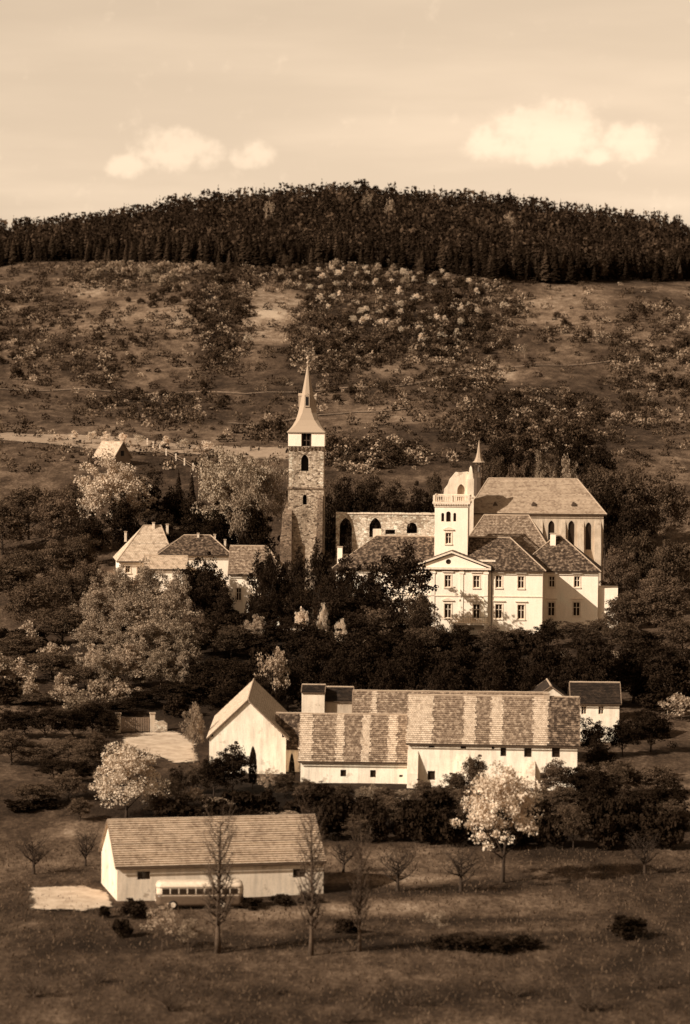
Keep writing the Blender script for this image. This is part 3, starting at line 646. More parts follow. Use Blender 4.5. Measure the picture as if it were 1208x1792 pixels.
def church():
    b = B('church', 'gothic church with long pale roof and small ridge spire behind the chateau', 'church', 820, 548, -1)
    X = lambda px, y=0: b.pl(px, 950, y)[0]
    L = X(1056); ze = b.pl(930, 895)[1]; zr = b.pl(930, 839, 5.6)[1]
    H = [b.hole(965, 935, 11, 48), b.hole(1000, 935, 11, 48), b.hole(1030, 938, 10, 48), b.hole(918, 935, 11, 48)]
    b.house(0, L, 0, 11.2, ze, zr, 'plaster_grey', 'tile_church', [arch(*h, True) for h in H], hipL=3.4, hipR=4.2, rows=26, ov=.5, base=-3)
    for h in H: b.window(h[0], h[1], h[2], h[3], style='plain', trim=False, frame='timber_dark')
    for px in (900, 944, 984, 1016, 1046): buttress(b, X(px), 1.1, -2, ze - 1.2, 2.2, 0.0, 'plaster_grey')
    for px in (867, 934, 1004):
        x, z = b.pl(px, 881, 1.5); y = .9; b.mb('roof_vent', MB().add([(x - .45, y - .3, z - .35), (x + .45, y - .3, z - .35), (x, y - .3, z + .3), (x - .45, y + 1.5, z + .1), (x + .45, y + 1.5, z + .1), (x, y + 1.5, z + .35)], [(0, 1, 2), (0, 3, 4, 1), (1, 4, 5, 2), (2, 5, 3, 0), (5, 4, 3)]), 'timber_dark')
    yt = 5.6; x, zb = b.pl(838, 836, yt); zl = b.pl(838, 809, yt)[1]; za = b.pl(838, 771, yt)[1]
    b.mb('spire_base', MB().lathe([(.95, zb - 3.2), (.85, zb)], 8, .5, x, yt), 'timber_dark')
    la = MB()
    for i in range(8): th = 2 * math.pi * (i + .5) / 8; la.tube([(x + .72 * math.cos(th), yt + .72 * math.sin(th), zb), (x + .72 * math.cos(th), yt + .72 * math.sin(th), zl)], [.1] * 2, 4)
    la.lathe([(.8, zb + .9), (.8, zb + 1.05)], 8, .5, x, yt); b.mb('lantern', la, 'timber_dark')
    b.mb('bell', MB().lathe([(.35, zb + 1.06), (.3, zb + 1.3), (.2, zb + 1.8), (.05, zb + 1.95)], 8, 0, x, yt), 'metal_dark')
    b.mb('spire', MB().lathe([(1.15, zl), (.85, zl + .25), (.58, zl + .8), (.36, zl + 1.7), (.05, za)], 8, .5, x, yt), 'shingle')
    b.mb('finial', MB().tube([(x, yt, za - .1), (x, yt, za + .7)], [.03] * 2, 5).lathe([(.02, za + .15), (.14, za + .3), (.02, za + .45)], 6, 0, x, yt), 'metal_dark')
church()
def ruins():
    b = B('ruined_gable', 'pale ruined gothic gable with arch and pinnacled pier beside the small spire', 'ruin', 776, 546, -1)
    pt = lambda px, py: b.pl(px, py)
    ol = [pt(776, 1010), pt(828, 1010), pt(828, 828), pt(818, 825.5), pt(806, 827), pt(798, 826), pt(793, 832), pt(787, 839), pt(784, 848), pt(778, 856), pt(776, 870)]
    h = b.hole(807, 862, 13, 30)
    b.part('wall', *slab(ol, [arch(*h, True)], 0, 1.1), 'plaster_old')
    b.mb('infill_wall', MB().box(h[0] - h[2] / 2 - .1, .7, 0, h[0] + h[2] / 2 + .1, 1.0, h[1] + h[3] / 2 + .05), 'plaster_grey')
    x, z = pt(824, 815); b.mb('pier', MB().box(x - .55, -.9, -3, x + .55, -.004, z - 2.2).lathe([(.62, z - 2.2), (.3, z - .4), (.05, z)], 4, .5, x, -.45), 'plaster_old')
    b.mb('string_course', MB().box(x - .7, -1.05, z - 5.4, x + .7, -.005, z - 5.1), 'stucco_trim')
    b = B('ruined_wall', 'roofless stone nave wall with arched openings between tower and chateau', 'ruin', 588, 538.5, -2)
    ol = [b.pl(588, 1010), b.pl(770, 1010)]
    for i in range(24): px = 770 - (770 - 588) * i / 23; ol.append(b.pl(px, 898 + random.uniform(-.8, .8)))
    H = [(605, 938, 22, 64), (657, 923, 21, 34), (721, 924, 18, 19)]; ho = [arch(*b.hole(*h), True) for h in H[:2]] + [arch(*b.hole(*H[2]))] + [rect(*b.hole(683, 931, 17, 8))]
    b.part('wall', *slab(ol, ho, 0, 1.3), 'stone_ruin')
    x0, z0 = b.pl(588, 898); x1 = b.pl(770, 898)[0]; c = MB(); n = 30
    for i in range(n): a = x0 + (x1 - x0) * i / n; c.box(a + .02, -.15, z0 - .1, a + (x1 - x0) / n - .02, 1.45, z0 + .12 + random.uniform(-.03, .05))
    b.mb('coping', c, 'stucco_trim')
    x, z = b.pl(662, 932); b.mb('infill_wall', MB().box(x - .9, .4, z - 2.5, x + 1.1, .9, z + .6), 'plaster_old')
ruins()

def church_tower():
    b = B('church_tower', 'square gothic stone tower with white belfry and flared pale spire', 'tower', 504.5, 536, -2)
    k = b.sc(); Z = lambda py, y=0: b.pl(536, py, y)[1]; X = lambda px: b.pl(px, 850)[0]
    x0, x1 = X(504.5), X(567); w = x1 - x0; cx, cy = (x0 + x1) / 2, w / 2; zs, zt = Z(854), Z(781); g0 = -2
    h1 = b.hole(533.5, 810, 13, 29); h2 = b.hole(533.5, 874, 7, 18)
    def stage(z0, z1, i, holes, mat):
        b.part('tower_wall', *slab([(x0 + i, z0), (x1 - i, z0), (x1 - i, z1), (x0 + i, z1)], holes, i, i + .9), mat)
        b.mb('tower_wall', MB().box(x0 + i, i + .903, z0, x0 + i + .9, w - i - .903, z1), mat); b.mb('tower_wall', MB().box(x1 - i - .9, i + .903, z0, x1 - i, w - i - .903, z1), mat)
        b.mb('tower_wall', MB().box(x0 + i, w - i - .9, z0, x1 - i, w - i, z1), mat)
    stage(g0, zs - .004, 0, [arch(*h2, True)], 'stone_shaft'); stage(zs + .004, zt, .12, [arch(*h1, True)], 'stone_tower')
    b.mb('dark_interior', MB().box(x0 + 1.2, 1.2, g0, x1 - 1.2, w - 1.2, zt - .2), 'opening_shade')  # solid black box, the unlit tower inside put into its colour
    b.mb('string_course', MB().box(x0 - .14, -.14, zs - .22, x1 + .14, w + .14, zs + .1), 'stone_dark')
    # dressed corner stones
    for side in (0, 1):
        z = zs + .3; i = 0
        while z < zt - .6:
            l = .8 if i % 2 else .5
            xa = x0 + .09 if side == 0 else x1 - .09 - l
            b.mb('quoin', MB().box(xa, .08, z, xa + l, .5, z + .42), 'stone_ruin'); z += .5; i += 1
    # belfry: white panels with dark openings
    zb = Z(757); q = w * .35
    for (xa, ya) in ((x0, 0), (x1 - q, 0), (x0, w - q), (x1 - q, w - q)): b.mb('belfry_panel', MB().box(xa - .05, ya - .05, zt + .01, xa + q + .05, ya + q + .05, zb), 'plaster_white')
    b.mb('belfry_shade_block', MB().box(x0 + q * .6, q * .6, zt, x1 - q * .6, w - q * .6, zb), 'opening_shade')  # added black block, paints the shade seen between the panels
    br = MB()
    for xa in np.linspace(x0 + q + .25, x1 - q - .25, 3): br.box(xa - .07, .3, zt + .02, xa + .07, .44, zb - .02)
    br.box(x0 + q + .06, .28, zt + .9, x1 - q - .06, .42, zt + 1.05); b.mb('belfry_louvre', br, 'timber_dark')
    sc = MB()
    for i in range(9): xa = x0 + .3 + (w - .6) * i / 8; sc.box(xa - .2, -.12, zt - .55 - .2 * random.random(), xa + .18, .06, zt - .05)
    b.mb('corbel', sc, 'stone_dark')
    prof = [(757.5, 33.2), (755.5, 34), (752, 30.5), (745, 25), (735, 19.5), (722, 15.8), (710, 13.3), (693, 10.3), (670, 6.3), (640, 1.0)]
    v = []; f = []
    for i, (py, hw) in enumerate(prof):
        z = b.pl(536, py, cy)[1]; h = hw / b.sc(cy); kk = .04 + .546 * min(1, max(0, (755 - py) / 40))
        c = h * (1 - kk); v += [(cx + a, cy + d, z) for a, d in ((-h, -c), (-c, -h), (c, -h), (h, -c), (h, c), (c, h), (-c, h), (-h, c))]
        if i:
            for j in range(8): a = (i - 1) * 8; f.append((a + j, a + (j + 1) % 8, a + 8 + (j + 1) % 8, a + 8 + j))
    f.append(tuple(range(7, -1, -1))); f.append(tuple(range((len(prof) - 1) * 8, len(prof) * 8)))
    b.part('spire', v, f, 'shingle')
    zd = b.pl(536, 712, cy)[1]; hd = 2.2; r = 13 / b.sc(cy)
    for a in range(4):
        M = Matrix.Translation((cx, cy, 0)) @ Matrix.Rotation(a * math.pi / 2, 4, 'Z')
        m = MB().box(-.42, -r - .25, zd, .42, -r * .3, zd + hd - .35); m.add([(-.5, -r - .3, zd + hd - .35), (.5, -r - .3, zd + hd - .35), (0, -r - .3, zd + hd + .1), (-.5, -r * .2, zd + hd - .35), (.5, -r * .2, zd + hd - .35), (0, -r * .2, zd + hd + .1)], [(0, 1, 2), (1, 4, 5, 2), (2, 5, 3, 0), (5, 4, 3), (0, 3, 4, 1)])
        o = m.obj('dormer', 'shingle', b.root, M); MB().box(-.25, -r - .28, zd + .25, .25, -r - .2, zd + hd - .5).obj('dormer_opening', 'opening_shade', o, M)  # black plate on each dormer front, shade of the opening as colour
    za = b.pl(537, 641, cy)[1]
    b.mb('finial', MB().tube([(cx, cy, za - .4), (cx, cy, za + 1.9)], [.08, .04], 6).lathe([(.05, za + .35), (.3, za + .6), (.05, za + .9)], 8, 0, cx, cy).lathe([(.03, za + 1.0), (.36, za + 1.4), (.03, za + 1.75)], 8, 0, cx, cy), 'lead_grey', None, True)
    # corner buttresses, stepped
    for (xa, xb, pt, d) in ((X(492), X(512), 888, 1.5), (X(553.5), X(566), 862, 1.8)):
        z = Z(pt, -d); zm = Z(938); m = MB()
        m.add([(xa, -d, g0), (xb, -d, g0), (xb, 1.0, g0), (xa, 1.0, g0), (xa, -d, zm), (xb, -d, zm), (xb, 1.0, zm), (xa, 1.0, zm)], BOXF)
        m.add([(xa + .15, -d + .3, zm), (xb - .02, -d + .3, zm), (xb - .02, .95, zm), (xa + .15, .95, zm), (xa + .3, -.6, z - 1.2), (xb - .04, -.6, z - 1.2), (xb - .04, .9, z + .6), (xa + .9, .9, z + .6)], BOXF)
        b.mb('buttress', m, 'stone_dark')
church_tower()

def left_houses():
    b = B('house', 'pale-roofed farmhouse with white walls, left of the chapel-side houses', 'house', 209, 556, 7)
    b.root['label'] = 'large pale hipped-roof house, leftmost of the group left of the tower'
    L = b.pl(302, 970)[0]; ze = b.pl(235, 979)[1]; zr = b.pl(265, 921, 6)[1]
    H = [(224, 996, 8, 12), (244, 998, 8, 12)]; ho = [b.hole(*h) for h in H]
    b.house(0, L, 0, 12, ze, zr, 'plaster_white', 'tile_house', [rect(*h) for h in ho], hipL=4.5, hipR=1.6, rows=26, ov=.5, base=-4)
    for h in ho: b.window(*h)
    for px, py in ((220, 938), (269, 922), (293, 925)):
        x, z = b.pl(px, py, 5.5 if px > 250 else 4); b.chimney(x, 5.5 if px > 250 else 4, z - 1, 1.7, .4, 'plaster_old')
    b = B('house', 'house with darker hipped roof and thin chimneys, middle of the group left of the tower', 'house', 281, 549, 3)
    L = b.pl(402, 970)[0]; ze = b.pl(310, 969)[1]; zr = b.pl(340, 938, 5)[1]
    b.house(0, L, 0, 10, ze, zr, 'plaster_white', 'tile_old', hipL=4, hipR=3.2, rows=20, ov=.5, base=-4)
    for px, py in ((347, 941), (376, 943), (394, 952)): x, z = b.pl(px, py, 4.4); b.chimney(x, 4.4, z - 1, 1.7, .36, 'plaster_old')
    b = B('annex', 'low annex with pale lean-to roof in front of the dark-roofed house', 'annex', 254, 543, 1)
    L = b.pl(326, 990)[0]; ze = b.pl(290, 995)[1]; zr = b.pl(290, 974, 3)[1]
    b.house(0, L, 0, 6, ze, zr, 'plaster_white', 'tile_house', rows=14, ov=.35, base=-4)
    b = B('house', 'low brown-roofed house among trees at the tower foot', 'house', 402, 524, -2)
    L = b.pl(497, 1000)[0]; ze = b.pl(450, 1003)[1]; zr = b.pl(450, 957, 4.5)[1]
    H = [(418, 1040, 9, 22), (452, 1040, 9, 22), (480, 1040, 9, 22)]; ho = [b.hole(*h) for h in H]
    b.house(0, L, 0, 9, ze, zr, 'plaster_white', 'tile_mottled', [rect(*h) for h in ho], rows=18, base=-4, hipR=3)
    for h in ho: b.window(*h)
    b = B('garden_wall', 'white garden wall with round arch below the tower', 'wall', 432, 512, -3)
    pts = [b.pl(432, 1115), b.pl(548, 1115), b.pl(548, 1062), b.pl(505, 1058), b.pl(470, 1055), b.pl(432, 1056)]
    h = b.hole(500, 1080, 22, 40); b.part('wall', *slab(pts, [arch(*h)], 0, .5), 'plaster_white')
    c = MB(); x0, x1 = pts[0][0], pts[1][0]; zt = pts[2][1]; b.mb('gate_board', MB().box(h[0] - h[2] / 2, .3, -2, h[0] + h[2] / 2, .38, h[1] + h[3] / 2), 'timber_dark')
left_houses()
def shed():
    g = G(166, 812); b = B('shed', 'small shed with bright roof slope in the upper left meadow', 'shed', 164, g.y, -38, z=g.z)
    b.house(0, 5.6, 0, 5.2, 1.6, 4.6, 'timber_grey', 'tile_light', rows=14, ov=.4, base=-2.5)
    b.mb('hatch', MB().box(5.6, 2.1, 1.8, 5.66, 3.1, 2.9), 'opening_shade')
shed()

# fence in the upper meadow
def fence():
    pts = [G(258, 779), G(268, 785), G(280, 791), G(291, 797), G(308, 806), G(323, 814), G(338, 823), G(352, 831)]
    r = link('fence', None, None, pts[0]); tag(r, 'pale post and rail fence running down the upper meadow', 'fence')
    q = [p - pts[0] for p in pts]; me = mesh('post', boxv(-.14, -.14, -.4, .14, .14, 1.5), BOXF, 'post_white')
    for p in q: link('post', me, r, p)
    for a, b in zip(q[:-1], q[1:]):
        for z in (.65, 1.15): MB().tube([a + Vector((0, -.14, z)), b + Vector((0, -.14, z))], [.06, .06], 4).obj('rail', 'timber_grey', r)
fence()
def gate():
    a, c = G(207, 1282), G(267, 1280); r = link('gate', None, None, a); d = c - a; d.z = 0; ln = d.length; r.rotation_euler.z = math.atan2(d.y, d.x)
    tag(r, 'wooden farm gate between two stone pillars above the courtyard', 'gate')
    for x in (0, ln):
        o = MB().box(x - .32, -.32, -1, x + .32, .32, 2.5).obj('pillar', 'plaster_grey', r); MB().box(x - .4, -.4, 2.502, x + .4, .4, 2.68).obj('pillar_cap', 'brick_grey', o)
    for k in range(2):
        x0, x1 = (.4, ln / 2 - .03) if k == 0 else (ln / 2 + .03, ln - .4); o = MB().box(x0, -.05, .2, x1, .05, .34).box(x0, -.05, 1.9, x1, .05, 2.02).obj('gate_leaf', 'timber_grey', r)
        for i in range(8): x = x0 + (x1 - x0) * (i + .5) / 8; MB().box(x - .07, -.09, .15, x + .07, -.055, 2.0).obj('slat', 'timber_grey', o)
        MB().tube([(x0, .09, .25), (x1, .09, 1.95)], [.05, .05], 4).obj('brace', 'timber_grey', o)
    b = B('boundary_wall', 'short rough stone wall right of the farm gate', 'wall', 272, a.y + .4, 0)
    L = b.pl(293, 1270)[0]; b.part('wall', *slab([(0, -1), (L, -1), (L, 1.1), (L * .7, 1.5), (L * .3, 1.4), (0, 1.7)], [], 0, .6), 'stone_ruin')
gate()

# bus parked before the barn
def bus():
    g = G(273, 1592); r = link('bus', None, None, g); r.rotation_euler.z = R(5); tag(r, 'old rounded bus with cream roof parked before the barn', 'bus')
    g2 = P(427, 1580, g.y); L = g2.x - g.x; w = 2.4
    def loft(z0, z1, i0, i1, name, mat, parent=None, rr=.55, n=5, rings=4):
        v = []; f = []
        for k in range(rings + 1):
            t = k / rings; z = z0 + (z1 - z0) * math.sin(t * math.pi / 2) if i1 > i0 else z0 + (z1 - z0) * t
            ins = i0 + (i1 - i0) * (1 - math.cos(t * math.pi / 2)); rad = rr
            for cxx, cyy, a0 in ((L - ins - rad, w - ins - rad, 0), (ins + rad, w - ins - rad, 90), (ins + rad, ins + rad, 180), (L - ins - rad, ins + rad, 270)):
                for j in range(n): th = R(a0 + 90 * j / (n - 1)); v.append((cxx + rad * math.cos(th), cyy + rad * math.sin(th), z))
        m = 4 * n
        for k in range(rings):
            for j in range(m): f.append((k * m + j, k * m + (j + 1) % m, (k + 1) * m + (j + 1) % m, (k + 1) * m + j))
        f.append(tuple(range(m - 1, -1, -1))); f.append(tuple(range(rings * m, rings * m + m)))
        return link(name, mesh(name, v, f, mat, None, True), parent or r)
    loft(.35, 1.45, 0, 0, 'body', 'bus_body'); loft(1.452, 2.12, .03, .03, 'window_band', 'bus_cream'); loft(2.122, 2.72, 0, .5, 'roof', 'bus_cream')
    n = 9; xs = np.linspace(.55, L - .55, n + 1)
    for i in range(n):
        o = MB().box(xs[i] + .07, -.0, 1.52, xs[i + 1] - .07, .08, 2.07).obj('window', 'glass', r)
        MB().box(xs[i] + .07, w - .08, 1.52, xs[i + 1] - .07, w, 2.07).obj('window', 'glass', r)
    MB().box(-.0, .5, 1.52, .08, w - .5, 2.08).obj('windscreen', 'glass', r); MB().box(L - .08, .5, 1.52, L, w - .5, 2.08).obj('rear_window', 'glass', r)
    MB().box(.5, -.02, 1.36, L - .5, .02, 1.42).obj('trim_strip', 'bus_cream', r)
    for y in (.45, w - .45): MB().lathe([(.12, -.04), (.1, .06)], 10).obj('headlight', 'frame_light', r, Matrix.Translation((-.02, y, .85)) @ Matrix.Rotation(R(-90), 4, 'Y'))
    for x in (1.7, L - 2.1):
        for y in (.12, w - .12):
            M = Matrix.Translation((x, y, .46)) @ Matrix.Rotation(R(90), 4, 'X')
            o = MB().lathe([(.3, -.14), (.46, -.12), (.48, 0), (.46, .12), (.3, .14)], 16).obj('wheel', 'rubber', r, M, True); MB().lathe([(.26, -.16), (.26, .16)], 12).obj('rim', 'frame_light', o, M)
    for x in (-.08, L - .0): MB().box(x, .3, .4, x + .08, w - .3, .58).obj('bumper', 'metal_dark', r)
bus()

# ------------------------------------------------------------------ vegetation
def rv(n): 
    v = rng.normal(size=(n, 3)); return v / np.linalg.norm(v, axis=1, keepdims=True)
def leaves(cent, size, flat=.0):
    """diamond leaf faces around the given centres, random orientation"""
    n = len(cent); a = rv(n); b = rv(n); a[:, 2] *= 1 - flat; b -= a * (a * b).sum(1, keepdims=True); b /= np.linalg.norm(b, axis=1, keepdims=True) + 1e-9
    s = size * rng.uniform(.6, 1.35, (n, 1)); t = rng.uniform(.45, .8, (n, 1))
    return np.stack([cent - a * s, cent + b * s * t, cent + a * s, cent - b * s * t], 1)
def crown_pts(H, W, zc, rz, ncl, per, cr, shell=.55, seed=0, squash=1.0):
    d = rv(ncl); d[:, 2] = np.where(d[:, 2] < -.55, -d[:, 2], d[:, 2])
    r = rng.uniform(shell, 1.0, (ncl, 1)) * (1 + .16 * np.sin(3 * np.arctan2(d[:, 1:2], d[:, 0:1]) + seed) + .12 * rng.normal(size=(ncl, 1)))
    c = d * r * np.array([W / 2, W / 2, rz]); c[:, 2] += zc
    cs = cr * rng.uniform(.6, 1.5, ncl)
    p = np.repeat(c, per, 0) + rv(ncl * per) * (rng.uniform(0, 1, (ncl * per, 1)) ** .4) * np.repeat(cs, per)[:, None] * np.array([1.15, 1.15, .8 * squash])
    return p
def skeleton(H, W, nb, r0, mat, up_=.5, top=.6, sub=3, bend=.06, start=.22, reach=.85):
    m = MB(); lean = [random.uniform(-1, 1) * bend * H for _ in range(2)]
    tr = [Vector((lean[0] * t * t, lean[1] * t * t, H * top * t - .3)) for t in np.linspace(0, 1, 7)]
    m.tube(tr, [r0 * (1 - .8 * t) * (1.35 if t == 0 else 1) for t in np.linspace(0, 1, 7)], 7)
    for i in range(nb):
        t = start / top + (1 - start / top) * (i + random.random()) / nb; t = min(t, .98); k = int(t * 6); p = tr[k].lerp(tr[min(k + 1, 6)], t * 6 - k)
        th = 2.4 * i + random.uniform(-.5, .5); ln = W / 2 * random.uniform(.6, 1) * reach; q = p + Vector((math.cos(th) * ln, math.sin(th) * ln, H * up_ * random.uniform(.4, .8)))
        mid = p.lerp(q, .5) + Vector((0, 0, -.04 * H)) + Vector((random.uniform(-.1, .1), random.uniform(-.1, .1), 0)) * ln
        rb = r0 * (1 - .75 * t) * .62; m.tube([p, mid, q], [rb, rb * .6, rb * .16], 5)
        for j in range(sub):
            f = random.uniform(.3, .95); s0 = (p.lerp(mid, f * 2) if f < .5 else mid.lerp(q, f * 2 - 1)); e = s0 + Vector((random.uniform(-1, 1), random.uniform(-1, 1), random.uniform(.1, 1))) * ln * .5
            m.tube([s0, s0.lerp(e, .5) + Vector((0, 0, .1)), e], [rb * .38, rb * .25, rb * .08], 3, False)
            for _ in range(2 if sub > 4 else 0):
                g_ = s0.lerp(e, random.uniform(.3, .9)); m.tube([g_, g_ + Vector((random.uniform(-1, 1), random.uniform(-1, 1), random.uniform(-.1, 1))) * ln * .28], [rb * .16, rb * .05], 3, False)
    return mesh('trunk', m.v, m.f, mat, None, True)
PROTO = {}
def proto(kind, H, W, trunk, crown): PROTO.setdefault(kind, []).append((H, W, trunk, crown))
def broad(kind, leafm, bark, H, W, ncl, per, cr, ls, shell=.5, zc=.6, rz=.4, var=3, nb=9, r0=.22, **kw):
    for i in range(var):
        tm = skeleton(H, W * .9, nb, r0, bark, **kw)
        p = crown_pts(H, W * .9, H * zc, H * rz, ncl, per, cr, shell, i); p = p[p[:, 2] > .05 * H]
        proto(kind, H, W, tm, quads_mesh('crown', leaves(p, ls), leafm))
broad('pale', 'leaf_pale', 'bark_mid', 11, 9, 130, 95, .8, .16, var=4, zc=.52, rz=.5, shell=.4, start=.12)
broad('bright', 'leaf_bright', 'bark_pale', 12, 11, 150, 90, .8, .15, var=3, zc=.55, rz=.46, shell=.45, start=.15, sub=5)
broad('mid', 'leaf_mid', 'bark_dark', 11, 9, 130, 85, .8, .17, var=4, zc=.52, rz=.5, shell=.4, start=.12)
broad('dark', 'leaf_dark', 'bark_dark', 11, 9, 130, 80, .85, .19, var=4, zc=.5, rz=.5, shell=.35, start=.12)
broad('open', 'leaf_dark', 'bark_dark', 12, 10, 120, 42, .75, .2, shell=.5, zc=.56, rz=.46, nb=14, r0=.32, sub=5)
broad('birch', 'leaf_pale', 'bark_pale', 12, 10, 110, 60, .75, .15, shell=.5, nb=10, r0=.2, sub=5)
broad('blossom', 'leaf_blossom', 'bark_dark', 9, 8, 140, 72, .62, .115, shell=.5, zc=.6, rz=.4, nb=12, r0=.2, sub=4)
broad('blossombush', 'leaf_blossom', 'bark_dark', 8, 8.6, 150, 72, .62, .115, shell=.55, zc=.5, rz=.52, nb=12, r0=.2, sub=4, start=.08)
broad('fruit', 'leaf_blossom', 'bark_dark', 4, 3.6, 30, 40, .42, .12, shell=.45, var=3, nb=6, r0=.1)
broad('twig', 'leaf_twig', 'bark_mid', 8, 7, 60, 34, .55, .15, shell=.4, nb=12, r0=.12, sub=5, start=.1)
broad('bushlight', 'leaf_pale', 'bark_mid', 3, 4, 40, 46, .5, .16, shell=.3, zc=.45, rz=.5, nb=7, r0=.06, start=.05)
broad('shrub', 'leaf_shrub', 'bark_dark', 3, 4, 30, 30, .55, .24, shell=.3, zc=.42, rz=.5, nb=6, r0=.06, start=.05, var=4)
broad('shrubpale', 'leaf_twig', 'bark_mid', 3, 4, 30, 30, .5, .22, shell=.3, zc=.42, rz=.5, nb=6, r0=.06, start=.05, var=3)
broad('hedge', 'leaf_dark', 'bark_dark', 3, 4, 50, 50, .55, .2, shell=.2, zc=.42, rz=.52, nb=6, r0=.06, start=.05, var=4)
for i in range(3):       # bare fruit trees and upright bare poplars
    proto('bare', 5, 5, skeleton(5, 5, 16, .26, 'bark_dark', up_=.5, top=.7, sub=9, start=.25, reach=1.0), None)
    proto('poplar', 16, 3.6, skeleton(16, 4.2, 60, .26, 'bark_mid', up_=.26, top=.98, sub=9, start=.2, bend=.01, reach=.9), None)
    proto('bareshrub', 4, 5, skeleton(4, 4.5, 22, .12, 'bark_mid', up_=.8, top=.55, sub=9, start=.02), None)
for i in range(3):       # columnar cypress
    z = rng.uniform(.15, 1, 2600); r = .95 * np.sin(np.clip(z, 0, 1) ** .8 * math.pi) ** .6 * rng.uniform(.5, 1, 2600); th = rng.uniform(0, 6.283, 2600)
    proto('cypress', 6, 2, skeleton(6, 1, 4, .1, 'bark_dark', sub=0), quads_mesh('crown', leaves(np.stack([r * np.cos(th), r * np.sin(th), z * 6], 1), .14), 'leaf_dark'))
def conifer_pts(H, W, tiers, per, seed, top=.02):
    q = []
    for k in range(tiers):
        t = k / (tiers - 1); z = H * (.14 + .86 * t); rr = W / 2 * (1 - t) ** .85 + .25 * top * W
        for j in range(per):
            th = 6.283 * (j + rng.uniform(-.4, .4)) / per + k * .7; r = rr * rng.uniform(.65, 1.2); w = rr * .5 + .006 * H; d = np.array([math.cos(th), math.sin(th), 0]); s = np.array([-d[1], d[0], 0])
            b = np.array([0, 0, z + H * .05]); e = d * r + np.array([0, 0, z - H * .045 * rng.uniform(.3, 1.4)])
            m = (b * .45 + e * .55) + np.array([0, 0, .01 * H])
            q.append([b, m - s * w, e, m + s * w])
    return np.array(q)
for i in range(5):
    H, W = 12, 4.2; tm = MB().tube([(0, 0, -.5), (0, 0, H * .5), (0, 0, H * .98)], [.16, .1, .02], 5); 
    proto('conifer', H, W, mesh('trunk', tm.v, tm.f, 'bark_dark'), quads_mesh('crown', conifer_pts(H, W, 15, 10, i), 'needle' if i < 4 else 'needle_pale'))
CNT = {}
def plant(kind, name, x, y, H, W, label, cat, group=None, rot=None, z=None):
    ps = PROTO[kind]; i = CNT.get(kind, 0); CNT[kind] = i + 1; h, w, tm, cm = ps[i % len(ps)]
    r = link(name, None, None, (x, y, hzf(x, y) - .08 if z is None else z)); r.rotation_euler.z = random.uniform(0, 6.28) if rot is None else rot; r.scale = (W / w, W / w, H / h)
    tag(r, label, cat, group); link('trunk', tm, r)
    if cm: link('crown', cm, r)
    return r
def tree(kind, px, top, Y, wpx, label, name='broadleaf_tree', cat='tree', group=None):
    x = P(px, top, Y).x; H = P(px, top, Y).z - hzf(x, Y); return plant(kind, name, x, Y, max(H, 1.2), wpx * Y / F, label, cat, group)
def tree_at(kind, px, base, top, wpx, label, name='broadleaf_tree', cat='tree', group=None):
    return tree(kind, px, top, G(px, base).y, wpx, label, name, cat, group)

# ---- trees round the village (photo column, crown top row, distance, crown width in photo pixels)
tree('bright', 195, 804, 585, 140, 'broad pale tree just below the small shed')
tree('bright', 405, 792, 580, 150, 'wide pale tree left of the church tower, larger and nearer'); tree('birch', 462, 800, 585, 100, 'pale tree with white limbs touching the tower on the left', 'birch_tree')
tree('birch', 432, 815, 568, 80, 'loose pale tree with white slanting stem between two wide crowns', 'birch_tree')
def many(lst, kind, label, group, name='broadleaf_tree', cat='tree'):
    for (px, top, Y, w) in lst: tree(kind, px, top, Y, w, label, name, cat, group)
many([(255, 832, 600, 70), (300, 856, 592, 75), (280, 895, 580, 70), (215, 872, 578, 75), (350, 880, 584, 75), (450, 885, 566, 80), (385, 890, 572, 80), (160, 905, 572, 70)], 'dark', 'dark tree in the black clump behind the left houses', 'dark trees behind the left houses')
tree('conifer', 313, 824, 604, 30, 'left of two dark pointed conifers above the left houses', 'conifer_tree'); tree('conifer', 336, 827, 608, 28, 'right of two dark pointed conifers above the left houses', 'conifer_tree')
many([(138, 845, 590, 80), (100, 860, 580, 90), (50, 850, 590, 110), (5, 880, 580, 100), (142, 935, 548, 70), (95, 950, 545, 80), (45, 960, 545, 90), (150, 985, 525, 80), (110, 1000, 520, 90), (20, 980, 530, 110)], 'mid', 'leafy tree at the left edge beside the houses', 'trees at the left edge')
many([(1120, 930, 545, 90), (1180, 950, 540, 100), (1085, 960, 535, 70), (1150, 1000, 520, 90), (1195, 1080, 490, 90), (1090, 1090, 490, 80)], 'mid', 'leafy tree right of the chateau at the picture edge', 'trees at the right edge')
many([(590, 832, 605, 60), (690, 842, 605, 70), (762, 826, 596, 40), (650, 830, 620, 70)], 'mid', 'brown leafy tree rising behind the ruined wall', 'brown trees behind the ruin')
many([(612, 848, 590, 75), (650, 856, 588, 85), (735, 858, 588, 65), (690, 868, 580, 80), (585, 880, 575, 60)], 'dark', 'dark tree filling the space behind the ruined wall', 'dark trees behind the ruin')
many([(865, 800, 605, 60), (960, 800, 605, 75), (1045, 812, 605, 80), (905, 815, 595, 60), (1100, 815, 600, 100), (1165, 830, 600, 100)], 'mid', 'leafy tree on the slope behind the church roof', 'trees behind the church')
many([(915, 788, 615, 80), (880, 770, 640, 70), (1060, 850, 585, 70), (1005, 770, 640, 80), (1050, 780, 630, 80), (1110, 880, 575, 80)], 'dark', 'dark tree on the slope behind the church', 'dark trees behind the church')
many([(990, 806, 592, 60), (945, 812, 590, 50)], 'pale', 'pale bush-like tree just above the church roof', 'pale trees above the church roof')
